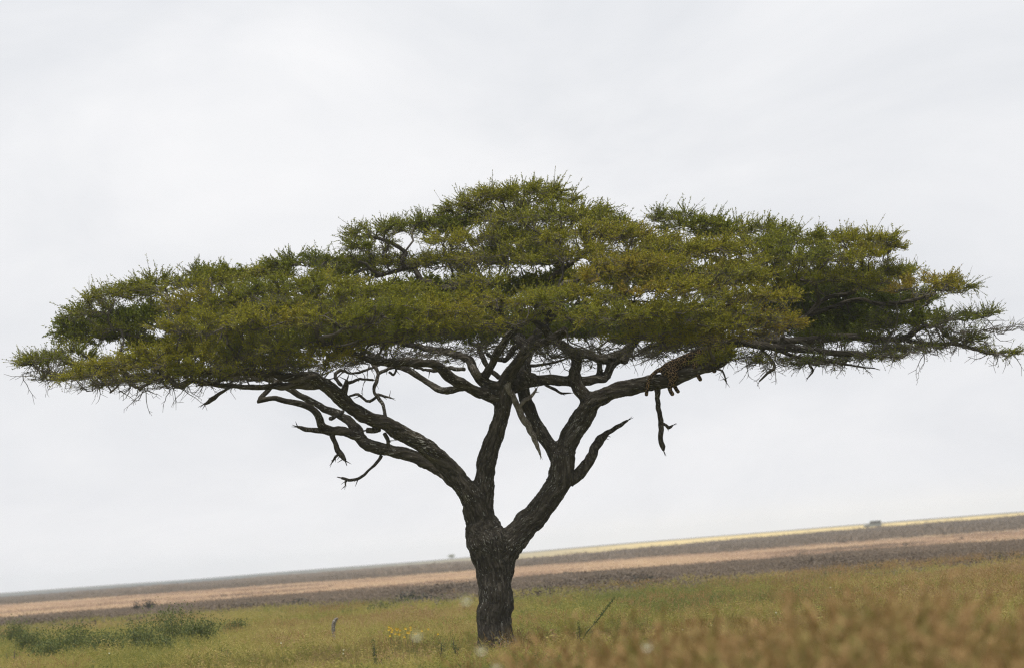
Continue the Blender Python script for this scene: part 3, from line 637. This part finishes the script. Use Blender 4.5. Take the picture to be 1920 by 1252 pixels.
nz = N(t, 'ShaderNodeTexNoise'); nz.inputs['Scale'].default_value = 9; l(tc_.outputs['Object'], nz.inputs['Vector'])
mv = N(t, 'ShaderNodeMix', data_type='VECTOR'); mv.inputs[0].default_value = 0.05
l(tc_.outputs['Object'], mv.inputs[4]); l(nz.outputs['Color'], mv.inputs[5])
vo = N(t, 'ShaderNodeTexVoronoi', feature='DISTANCE_TO_EDGE'); vo.inputs['Scale'].default_value = 16; l(mv.outputs[1], vo.inputs['Vector'])
rr_ = rampnode(t, [(0.0, (0.34, 0.23, 0.11)), (0.03, (0.24, 0.15, 0.068)), (0.065, (0.014, 0.010, 0.007)), (0.30, (0.014, 0.010, 0.007)), (0.45, (0.07, 0.035, 0.016))])
l(vo.outputs['Distance'], rr_.inputs[0]); l(rr_.outputs[0], b.inputs['Base Color'])
leopard = meshobj('leopard', lv, lf if isinstance(lf, np.ndarray) else lf, m, smooth=True)
tag(leopard, 'spotted leopard lying draped along a thick acacia limb, tail and legs dangling', 'leopard')
M_eye = simple('leopard_eye', (0.30, 0.22, 0.05), 0.2, 0.5, 0.1); M_nose = simple('leopard_nose', (0.09, 0.04, 0.035), 0.5, 0.3, 0.1)
def blob(name, c, r, mm, parent, squash=(1, 1, 1)):
    V, fc = loft(np.array([[c.x, c.y, c.z - r * .9, r * .35], [c.x, c.y, c.z - r * .5, r * .85], [c.x, c.y, c.z, r], [c.x, c.y, c.z + r * .5, r * .85], [c.x, c.y, c.z + r * .9, r * .35]]), 8)
    return meshobj(name, V, fc, mm, parent, smooth=True)
for ex, ey, ez in ((1350, 650, -.335), (1357, 650.5, -.315)):
    blob('eye', P(ex, ey, LZ + ez), 0.013, M_eye, leopard)
blob('nose', P(1365.5, 656, LZ - .385), 0.018, M_nose, leopard)

# ------------------------------------------------------------------ grass sources (kept out of the scene, drawn through the scatters)
SRC = {}
def tuft_mesh(name, nbl, h, spread, wd, lean, mm, seed, heads=0.0, head_len=0.12, head_w=0.012, leaves=0):
    r = np.random.default_rng(seed); V, Fc = [], []
    def strip(pts, ws, side):
        b0 = len(V)
        for p, w_ in zip(pts, ws):
            V.append(p - side * w_); V.append(p + side * w_)
        for i in range(len(pts) - 1):
            Fc.append((b0 + 2 * i, b0 + 2 * i + 1, b0 + 2 * i + 3, b0 + 2 * i + 2))
    for i in range(nbl):
        a = r.random() * 6.283; q = spread * math.sqrt(r.random())
        base = np.array([math.cos(a) * q, math.sin(a) * q, -0.03])
        hh = h * r.uniform(.55, 1.1); d = r.normal(0, lean, 2)
        pts = [base + np.array([d[0] * s * s * hh, d[1] * s * s * hh, hh * s * (1 - .12 * s * abs(d).sum())]) for s in (0, .35, .7, 1)]
        ph = r.random() * 6.283; side = np.array([math.cos(ph), math.sin(ph), 0])
        strip(pts, [wd, wd * .9, wd * .6, wd * .12], side)
        if r.random() < heads:
            tip = pts[-1]; dr = unit((pts[-1] - pts[-2])[None])[0]
            for k in range(7):
                c = tip - dr * head_len * (.25 - k / 7); s2 = unit(r.normal(0, 1, 3)[None])[0]
                e = c + (dr * .8 + s2 * .75) * head_len * .3
                b0 = len(V); sd_ = unit(np.cross(dr, s2)[None])[0] * head_w
                V.append(c - sd_); V.append(c + sd_); V.append(e); Fc.append((b0, b0 + 1, b0 + 2))
        for k in range(leaves):
            s = r.uniform(.2, 1); c = base + (pts[-1] - base) * s; dv = unit(np.array([[r.normal(), r.normal(), r.normal() * .5 + .3]]))[0]
            sd_ = unit(np.cross(dv, r.normal(0, 1, 3))[None])[0] * wd * 1.6; b0 = len(V); L_ = r.uniform(.03, .07)
            V.append(c); V.append(c + dv * L_ * .5 + sd_); V.append(c + dv * L_); V.append(c + dv * L_ * .5 - sd_); Fc.append((b0, b0 + 1, b0 + 2, b0 + 3))
    me = bpy.data.meshes.new(name); me.from_pydata([tuple(map(float, v)) for v in V], [], Fc); me.update(); me.materials.append(mm)
    return bpy.data.objects.new(name, me)
def source(key, objs):
    c = bpy.data.collections.new(key)
    for q in objs: c.objects.link(q)
    SRC[key] = (c, len(objs))
source('a_green', [tuft_mesh(f'green_tuft_{i}', 46, .48, .34, .0055, .42, M_green, 20 + i, heads=.3, head_len=.09, head_w=.006) for i in range(4)] +
                 [tuft_mesh(f'green_weed_{i}', 16, .52, .22, .005, .3, M_green, 40 + i, leaves=22) for i in range(2)])
source('b_brown', [tuft_mesh(f'brown_tuft_{i}', 34, 1.0, .30, .0045, .26, M_brown, 60 + i, heads=.85, head_len=.2, head_w=.010) for i in range(4)])
source('c_dry', [tuft_mesh(f'dry_tuft_{i}', 40, .42, .5, .012, .5, M_dry, 80 + i, heads=.4, head_len=.12, head_w=.02) for i in range(4)])

def scatter(name, key, pts, scl, tint, label, cat):
    n = len(pts)
    me = bpy.data.meshes.new(name); me.vertices.add(n); me.vertices.foreach_set('co', np.asarray(pts, np.float32).ravel()); me.update()
    o = bpy.data.objects.new(name, me); COL.objects.link(o)
    a = me.attributes.new('rot', 'FLOAT_VECTOR', 'POINT'); a.data.foreach_set('vector', np.stack([rng.normal(0, .06, n), rng.normal(0, .06, n), rng.random(n) * 6.283], 1).astype(np.float32).ravel())
    a = me.attributes.new('scl', 'FLOAT_VECTOR', 'POINT'); a.data.foreach_set('vector', np.asarray(scl, np.float32).ravel())
    a = me.attributes.new('tint', 'FLOAT', 'POINT'); a.data.foreach_set('value', np.asarray(tint, np.float32))
    a = me.attributes.new('idx', 'INT', 'POINT'); a.data.foreach_set('value', rng.integers(0, SRC[key][1], n).astype(np.int32))
    g = bpy.data.node_groups.new(name + '_scatter', 'GeometryNodeTree')
    g.interface.new_socket('Geometry', in_out='INPUT', socket_type='NodeSocketGeometry')
    g.interface.new_socket('Geometry', in_out='OUTPUT', socket_type='NodeSocketGeometry')
    gi = g.nodes.new('NodeGroupInput'); go = g.nodes.new('NodeGroupOutput')
    ci = g.nodes.new('GeometryNodeCollectionInfo'); ci.inputs['Collection'].default_value = SRC[key][0]
    ci.inputs['Separate Children'].default_value = True; ci.inputs['Reset Children'].default_value = True
    ip = g.nodes.new('GeometryNodeInstanceOnPoints'); ip.inputs['Pick Instance'].default_value = True
    def na_(nm, ty):
        q = g.nodes.new('GeometryNodeInputNamedAttribute'); q.data_type = ty; q.inputs['Name'].default_value = nm
        return q.outputs['Attribute']
    g.links.new(gi.outputs[0], ip.inputs['Points']); g.links.new(ci.outputs[0], ip.inputs['Instance'])
    g.links.new(na_('idx', 'INT'), ip.inputs['Instance Index']); g.links.new(na_('rot', 'FLOAT_VECTOR'), ip.inputs['Rotation'])
    g.links.new(na_('scl', 'FLOAT_VECTOR'), ip.inputs['Scale']); g.links.new(ip.outputs[0], go.inputs[0])
    md = o.modifiers.new('scatter', 'NODES'); md.node_group = g
    tag(o, label, cat, kind='stuff')
    return o
def wedge(n, y0, y1, pw=2.0, margin=1.18, extra=1.5):
    """points spread over the strip of plain the lens looks along, denser where it is nearer"""
    y = (y0 ** pw + rng.random(n) * (y1 ** pw - y0 ** pw)) ** (1 / pw)
    x = (rng.random(n) * 2 - 1) * (y * 960 / F * margin + extra)
    return x, y
def nz2(x, y, s, o=0.0):
    return np.array([noise.noise(Vector((a * s + o, b_ * s * .35, o))) for a, b_ in zip(x, y)])
def brown_edge(x):
    return 330 - 2.6 * x
# green grass around and beyond the tree
x, y = wedge(26000, 92, 420, 1.7)
n1_ = nz2(x, y, .35); n2_ = nz2(x, y, .09, 7)
ok = (y < brown_edge(x) + 60 * n2_ + rng.normal(0, 22, len(x))) & (np.hypot(x - tree_base.x, y - tree_base.y) > 0.45)
x, y, n1_, n2_ = x[ok], y[ok], n1_[ok], n2_[ok]
s = (0.7 + .45 * rng.random(len(x)) + .5 * n1_)
right = sstep(0, 8, x * 150 / y)
tint = np.clip(.37 + .75 * n2_ + .4 * n1_ + rng.normal(0, .16, len(x)) + .16 * right, 0, 1)
scatter('green_grass', 'a_green', np.stack([x, y, ground_z(x, y)], 1), np.stack([s * 1.1, s * 1.1, s * (.85 + .3 * rng.random(len(s)))], 1), tint, 'olive green grass and weeds covering the plain around the tree', 'grass')
# patches of browner standing grass among it
x, y = wedge(6000, 95, 330, 1.6)
n1_ = nz2(x, y, .16, 3); ok = n1_ + .34 * sstep(-2, 9, x * 150 / y) > .22
x, y = x[ok], y[ok]; s = .5 + .25 * rng.random(len(x))
scatter('brown_grass', 'b_brown', np.stack([x, y, ground_z(x, y)], 1), np.stack([s, s, s * .9], 1), np.clip(rng.normal(.45, .2, len(x)), 0, 1), 'reddish brown seeding grass standing in patches on the green plain', 'grass')
# tall seeding grass close by, on the low bank
x, y = wedge(2600, 22, 48, 1.3, 1.35, .6)
hx = x * 45 / y
pr = sstep(-1.0, .9, hx) * (1 - .55 * sstep(2.6, 3.2, hx)) + .05
ok = rng.random(len(x)) < pr * (.6 + .8 * nz2(x, y, .8, 9)); x, y = x[ok], y[ok]
s = (.84 + .28 * rng.random(len(x))) + .22 * nz2(x, y, 1.0, 2)
scatter('tall_brown_grass', 'b_brown', np.stack([x, y, ground_z(x, y)], 1), np.stack([s, s, s], 1), np.clip(rng.normal(.36, .25, len(x)), 0, 1), 'tall blurred brown seed grass on the low bank before the tree', 'grass')
x, y = wedge(700, 34, 80, 1.3, 1.3, .8)
hx = x * 45 / y
ok = (rng.random(len(x)) < .55 + .25 * sstep(2.4, 3.2, np.abs(hx))); x, y = x[ok], y[ok]
s = 1.6 + .7 * rng.random(len(x))
scatter('tall_green_grass', 'a_green', np.stack([x, y, ground_z(x, y)], 1), np.stack([s * .6, s * .6, s], 1), np.clip(rng.normal(.45, .15, len(x)), 0, 1), 'loose blurred green stalks standing between the camera and the tree', 'grass')
# brown scrub, then pale dry grass farther out
x, y = wedge(16000, 270, 620, 1.6, 1.15, 3)
n2_ = nz2(x, y, .05, 7); n1_ = nz2(x, y, .12, 4)
ok = (y > brown_edge(x) - 25 + 60 * n2_ + rng.normal(0, 15, len(x))) & (y < 590 + 60 * nz2(x, y, .06, 1) + rng.normal(0, 20, len(x))); x, y, n1_ = x[ok], y[ok], n1_[ok]
s = .62 + .3 * rng.random(len(x)) + 1.3 * np.maximum(n1_ - .05, 0) * (y < 430)
scatter('brown_scrub', 'c_dry', np.stack([x, y, ground_z(x, y)], 1), np.stack([s * 2.2, s * 2.2, s], 1), np.clip(.46 - .55 * np.maximum(n1_, 0) * (y < 430) + .12 * n1_ + rng.normal(0, .05, len(x)), 0.05, .6), 'dull purple brown scrub in a band beyond the green grass', 'scrub')
x, y = wedge(14000, 560, 1200, 1.5, 1.1, 5)
ok = (y < 1010 - 2 * x + 90 * nz2(x, y, .03, 5) + rng.normal(0, 50, len(x))) & (y > 585 + 60 * nz2(x, y, .06, 1)); x, y = x[ok], y[ok]
n1_ = nz2(x, y, .05, 8); s = .7 + .4 * rng.random(len(x))
scatter('dry_grass', 'c_dry', np.stack([x, y, ground_z(x, y)], 1), np.stack([s * 2.2, s * 2.2, s * .9], 1), np.clip(.8 + .5 * n1_ + rng.normal(0, .06, len(x)), .5, 1), 'pinkish straw coloured dry grass in a pale strip across the plain', 'grass')
x, y = wedge(16000, 960, 2600, 1.3, 1.1, 8)
n1_ = nz2(x, y, .03, 2); ok = (y > 1010 - 2 * x) & ((x < -20) | (y < 1750)); x, y, n1_ = x[ok], y[ok], n1_[ok]
s = 1.4 + .8 * rng.random(len(x)) + n1_
scatter('grey_scrub', 'c_dry', np.stack([x, y, ground_z(x, y)], 1), np.stack([s * 3, s * 3, s * .8], 1), np.clip(.42 + .25 * n1_, .15, .55), 'hazy grey green scrub far beyond the straw coloured strip', 'scrub')

# ------------------------------------------------------------------ shrubs, herbs, flowers
def on_ground(px, dist, sink=0.0):
    x = (px - 960) / F * dist
    for _ in range(3):                       # account for the roll of the picture
        z = float(ground_z(x, dist)); p = P(px, 626, dist)
        k = (z - p.z) / upv.z; x = p.x + upv.x * k
    return Vector((x, dist, float(ground_z(x, dist)) - sink))
def shrub_parts(root, wd, ht, n, mm, seed, leaf=.05, stems=9, tint=.5):
    r = np.random.default_rng(seed); c = np.array(root.location)
    th = r.random(stems) * 6.283; q = r.random(stems) * wd * .42
    tips = c + np.stack([np.cos(th) * q, np.sin(th) * q, ht * r.uniform(.55, .95, stems)], 1)
    base = c + np.stack([np.cos(th) * q * .25, np.sin(th) * q * .25, np.full(stems, -.05)], 1)
    V, fc = prisms(base, tips, np.full(stems, .012 * ht + .004), np.full(stems, .004), 5)
    meshobj('stems', V, fc, M_branch, root)
    k = r.integers(0, stems, n); s = r.uniform(.25, 1.05, n)[:, None]
    C_ = base[k] * (1 - s) + tips[k] * s + r.normal(0, 1, (n, 3)) * np.array([wd * .13, wd * .13, ht * .11])
    C_[:, 2] = np.maximum(C_[:, 2], c[2] + .01)
    ld_ = unit(r.normal(0, 1, (n, 3)) + np.array([0, 0, .5])); lu_ = unit(np.cross(ld_, r.normal(0, 1, (n, 3))))
    L_ = r.uniform(.6, 1.3, n)[:, None] * leaf
    V = np.stack([C_, C_ + ld_ * L_ * .5 + lu_ * L_ * .3, C_ + ld_ * L_, C_ + ld_ * L_ * .5 - lu_ * L_ * .3], 1).reshape(-1, 3)
    f_ = meshobj('foliage', V, np.arange(n * 4).reshape(-1, 4), mm, root); tag(f_, kind='stuff')
    fattr(f_, 'tint', np.repeat(np.clip(r.normal(tint, .2, n), 0, 1), 4))
def shrub(px, dist, wd, ht, n, mm, label, group=None, seed=0, leaf=.05, name='shrub', tint=.5, stems=9):
    e = empty(name, on_ground(px, dist), label, 'bush' if name == 'shrub' else 'plant', group)
    shrub_parts(e, wd, ht, n, mm, seed, leaf, stems, tint); return e
G_ = 'low green bushes left of the tree'
for i, (px, dist, wd, ht) in enumerate([(95,203,1.3,.62),(140,209,1.7,.95),(200,205,1.4,.7),(262,216,1.9,.85),(328,222,1.9,1.1),(380,214,1.3,.8),(30,262,1.3,.95),(448,240,1.0,.5),(55,232,1.2,.7),(300,206,1.0,.5)]):
    shrub(px, dist, wd * 1.1, ht * 1.3, 3600, M_shrub, {4: 'tallest and broadest dark green bush of the low thicket', 6: 'dark green bush standing apart beyond the low thicket', 7: 'small green bush off the end of the thicket towards the trunk', 9: 'low little green bush at the foot of the tallest thicket bush'}.get(i, 'rounded dark green bush in a low thicket on the grass'), G_, 100 + i, .06, tint=.45)
shrub(715, 300, 1.5, .62, 700, M_shrub, 'small bright green bush at the near edge of the brown scrub', None, 130, .08, tint=.4)
shrub(655, 300, .9, .5, 400, M_shrub, 'tiny green bush just beside a wider one by the brown scrub', None, 131, .08, tint=.35)
shrub(257, 520, .8, .85, 260, M_dark, 'single small dark blue-grey bush before the straw coloured strip', None, 132, .12)
shrub(283, 520, 1.2, .95, 420, M_dark, 'wider dark blue-grey bush before the straw coloured strip', None, 133, .12)
for i, (px, dist, wd, ht) in enumerate([(760,352,1.8,.75),(800,350,1.4,.65),(1208,335,1.2,.8),(1180,340,1.4,.6),(1030,345,1.6,.6),(560,395,1.8,.7),(450,410,1.8,.6),(1640,300,1.3,.6),(1880,310,1.5,.6),(1820,300,1.2,.5)]):
    shrub(px, dist, wd, ht, 380, M_dark, 'dark purplish bush in the brown scrub beyond the grass', 'dark bushes in the brown scrub', 150 + i, .11)
for i, (px, dist) in enumerate([(1375,560),(1065,575),(1700,640),(1500,600),(420,700),(900,640),(1800,700),(620,760)]):
    shrub(px, dist, .9, .5, 160, M_dark, 'small dark bush alone on the pale plain behind the brown scrub', 'lone dark bushes on the far plain', 170 + i, .12)
HERBS = [(835,138,.40,.72,'dark leafy weed with upright spikes left of the trunk base'),(862,140,.22,.80,'slender leafy weed with pale flower tips close to the trunk'),(735,136,.55,.50,'low dark bushy weed in yellow green grass'),(706,139,.15,.75,'thin dark upright weed beside the yellow flowering patch'),(1040,139,.35,.6,'feathery green weed just right of the trunk'),(1090,140,.12,.8,'single brown-tipped upright weed stem right of the trunk'),(22,190,.6,.8,'dark green weed clump in the grass far from the trunk'),(1435,136,.4,.55,'loose green weed among blurred brown grass'),(1165,137,.3,.5,'small green weed with white blossoms beside it'),(420,168,.6,.6,'green weed tuft in front of the bush thicket')]
for i, (px, dist, wd, ht, lab) in enumerate(HERBS):
    shrub(px, dist, wd, ht, 420, M_shrub, lab, None, 200 + i, .035, 'weed', .55, 6)
# the leaning stem right of the trunk
sb, st_ = P(1094, 1195, 141), P(1151, 1121, 141)
e = empty('leaning_stem', sb, 'long dark green stalk leaning to the right in the grass', 'plant')
gz = on_ground(1085, 141)
pth = catmull(np.array([[*gz, .012], [*sb, .012], [*(sb.lerp(st_, .5) + Vector((0, 0, -.01))), .011], [*st_, .004]]), .05)
V, fc = loft(pth, 6); meshobj('stalk', V, fc, simple('green_stalk', (.05, .06, .025)), e, True)
r = np.random.default_rng(5); n = 150; s = r.uniform(.35, 1, n)[:, None]
C_ = np.array(sb) * (1 - s) + np.array(st_) * s + r.normal(0, .012, (n, 3)); ld_ = unit(r.normal(0, 1, (n, 3)) + np.array(unit(np.array(st_ - sb)[None])[0]) * 1.2); lu_ = unit(np.cross(ld_, r.normal(0, 1, (n, 3))))
V = np.stack([C_, C_ + ld_ * .02 + lu_ * .009, C_ + ld_ * .04, C_ + ld_ * .02 - lu_ * .009], 1).reshape(-1, 3)
f_ = meshobj('leaves', V, np.arange(n * 4).reshape(-1, 4), M_shrub, e); fattr(f_, 'tint', np.full(n * 4, .3)); tag(f_, kind='stuff')
# the bent stick left of the tree
g0 = on_ground(627, 195); h = lambda a, b_: P(a, b_, 195)
pth = catmull(np.array([[*(g0 - Vector((0, 0, .1))), .05], [*h(626, 1195), .048], [*h(625, 1176), .05], [*h(626.5, 1166), .052], [*h(630, 1160), .045], [*h(634, 1158.5), .02]]), .03)
V, fc = loft(pth, 9, .25, 4)
stick = meshobj('dead_stick', V, fc, M_dead, smooth=True); tag(stick, 'bent grey brown dead stick poking up out of the grass', 'stick')
a = stick.data.attributes.new('bark', 'FLOAT_VECTOR', 'POINT'); a.data.foreach_set('vector', (V - V[0]).astype(np.float32).ravel())

M_petal = simple('white_petal', (.62, .63, .52), .6, .2, .05); M_stalk = simple('flower_stalk', (.10, .12, .04)); M_yellow = simple('yellow_petal', (.62, .40, .04), .6, .2, .1); M_heart = simple('flower_heart', (.5, .38, .08))
def flower(px, py, dist, rad, mp_, label, group, cat='flower'):
    top = P(px, py, dist); gx = Vector((top.x + .03, top.y, float(ground_z(top.x, top.y)) - .03))
    e = empty('flower', gx, label, cat, group)
    V, fc = prisms([gx, gx.lerp(top, .5) + Vector((.015, 0, 0))], [gx.lerp(top, .5) + Vector((.015, 0, 0)), top], [.004, .003], [.003, .002], 5); meshobj('stalk', V, fc, M_stalk, e)
    V, Fc = [], []
    for k in range(7):
        a = k * 6.283 / 7
        d = np.array([math.cos(a), -.75, math.sin(a)]) ; d = d / np.linalg.norm(d); sdv = np.array([-math.sin(a), 0, math.cos(a)]); c = np.array(top); b0 = len(V)
        V += [c, c + d * rad * .6 + sdv * rad * .33, c + d * rad * 1.1, c + d * rad * .6 - sdv * rad * .33, c + d * rad * .6 + np.array([0, .25 * rad, 0])]
        Fc += [(b0, b0 + 1, b0 + 4), (b0 + 1, b0 + 2, b0 + 4), (b0 + 2, b0 + 3, b0 + 4), (b0 + 3, b0, b0 + 4), (b0, b0 + 3, b0 + 1), (b0 + 1, b0 + 3, b0 + 2)]
    meshobj('petals', V, Fc, mp_, e); blob('heart', top + Vector((0, -.2 * rad, 0)), rad * .35, M_heart, e)
for px, py in [(902,1217),(781,1190),(1213,1210),(931,1248),(874,1123)]:
    flower(px, py, 33, .023, M_petal, 'pale blossom blurred to a soft disc before the trunk and grass', 'blurred pale blossoms')
for px, py in [(527,1204),(205,1223),(644,1217),(643,1224),(1455,1147),(1557,1100),(1340,1180),(1334,1171),(1499,1170),(1480,1178),(1483,1213),(1165,1202),(1196,1202),(1082,1221),(1280,1179)]:
    flower(px, py, 140, .022, M_petal, 'tiny white blossom standing sharp in the grass', 'tiny white blossoms')
for i in range(26):
    flower(760 + rng.normal(0, 22), 1182 + rng.normal(0, 7), 143 + rng.normal(0, 2), .03, M_yellow, 'tiny yellow orange blossom in a patch left of the trunk', 'yellow blossoms left of the trunk')

# ------------------------------------------------------------------ far things: a tree on the skyline and an off-road vehicle
ft = on_ground(847, 4300)
e = empty('far_tree', ft, 'faint small tree far off on the hazy skyline behind the trunk', 'tree')
V, fc = loft(catmull(np.array([[ft.x, ft.y, ft.z - .3, .25], [ft.x + .1, ft.y, ft.z + .9, .18], [ft.x - .2, ft.y, ft.z + 1.8, .08]]), .3), 7); meshobj('trunk', V, fc, M_branch, e, True)
n = 900; C_ = np.array(ft) + np.stack([rng.normal(0, .95, n), rng.normal(0, .95, n), 1.7 + rng.normal(0, .55, n)], 1)
ld_ = unit(rng.normal(0, 1, (n, 3))); lu_ = unit(np.cross(ld_, rng.normal(0, 1, (n, 3))))
V = np.stack([C_ + lu_ * .1, C_ + ld_ * .35, C_ - lu_ * .1], 1).reshape(-1, 3)
f_ = meshobj('crown', V, np.arange(n * 3).reshape(-1, 3), M_shrub, e); tag(f_, kind='stuff'); fattr(f_, 'tint', np.full(n * 3, .5))

M_paint = simple('vehicle_paint', (.13, .15, .155), .45, .4, .1); M_glass = simple('vehicle_glass', (.02, .025, .03), .1, .6, .1)  # paint colour lightened to grey-blue, carrying part of the distance haze
M_tyre = simple('tyre_rubber', (.02, .02, .02), .9, .1); M_rim = simple('wheel_rim', (.25, .25, .25), .4, .5); M_lamp = simple('headlamp_glass', (.6, .6, .55), .2, .6)
vp = on_ground(1637, 2050)
car = empty('safari_vehicle', vp, 'small dark grey off-road vehicle parked far away on the yellow plain', 'vehicle')
def prof(name, outline, y0, y1, mm, parent=car):
    k = len(outline); V = [(vp.x + a, vp.y + y0, vp.z + b_) for a, b_ in outline] + [(vp.x + a, vp.y + y1, vp.z + b_) for a, b_ in outline]
    Fc = [tuple(range(k))[::-1], tuple(range(k, 2 * k))] + [(i, (i + 1) % k, (i + 1) % k + k, i + k) for i in range(k)]
    o = meshobj(name, V, Fc, mm, parent)
    bv = o.modifiers.new('bevel', 'BEVEL'); bv.width = .05; bv.segments = 2
    return o
prof('body', [(-2.5,.5),(2.45,.5),(2.5,1.15),(-1.0,1.15),(-2.42,1.08)], -.92, .92, M_paint)
cab = prof('cabin', [(-1.15,1.14),(2.46,1.14),(2.3,2.0),(-.75,2.0)], -.86, .86, M_paint)
prof('roof', [(-.85,1.98),(2.4,1.98),(2.2,2.14),(-.6,2.14)], -.9, .9, M_paint)
for x0, x1 in ((-.72, .1), (.22, 1.15), (1.27, 2.15)):
    prof('window', [(x0 - .1, 1.25), (x1, 1.25), (x1, 1.88), (x0 + .05, 1.88)], -.90, -.855, M_glass)
prof('front_bumper', [(-2.68, .5), (-2.48, .5), (-2.48, .78), (-2.68, .78)], -.95, .95, M_tyre)
for s in (-.7, .7):
    q = bpy.data.objects['safari_vehicle']
    prof('headlight', [(-2.53, .8), (-2.44, .8), (-2.44, 1.0), (-2.53, 1.0)], s - .13, s + .13, M_lamp)
for wx in (-1.6, 1.55):
    for wy in (-.8, .8):
        def disc(name, rad, hw, mm, parent):
            th = np.arange(18) * 2 * math.pi / 18
            ring = lambda yy: [(vp.x + wx + math.cos(a) * rad, vp.y + yy, vp.z + .4 + math.sin(a) * rad) for a in th]
            V = ring(wy - hw) + ring(wy + hw)
            Fc = [tuple(range(18)), tuple(range(18, 36))[::-1]] + [(i, i + 18, (i + 1) % 18 + 18, (i + 1) % 18) for i in range(18)]
            return meshobj(name, V, Fc, mm, parent)
        wh = disc('wheel', .41, .13, M_tyre, car); disc('rim', .24, .14, M_rim, wh)

# ------------------------------------------------------------------ hazy air over the plain
x0, x1, y0, y1, z0, z1 = xs[0] - 30, xs[-1] + 30, ys[0] - 30, ys[-1] + 30, -1.2, 14.0
V = [(x0,y0,z0),(x1,y0,z0),(x1,y1,z0),(x0,y1,z0),(x0,y0,z1),(x1,y0,z1),(x1,y1,z1),(x0,y1,z1)]
m, t, o = mat('haze_air'); pv = N(t, 'ShaderNodeVolumePrincipled')
pv.inputs['Color'].default_value = (.92, .96, 1, 1); pv.inputs['Density'].default_value = 0.95e-4; pv.inputs['Anisotropy'].default_value = .2
t.links.new(pv.outputs[0], o.inputs['Volume'])
haze = meshobj('haze', V, [(0,3,2,1),(4,5,6,7),(0,1,5,4),(1,2,6,5),(2,3,7,6),(3,0,4,7)], m); tag(haze, kind='stuff')
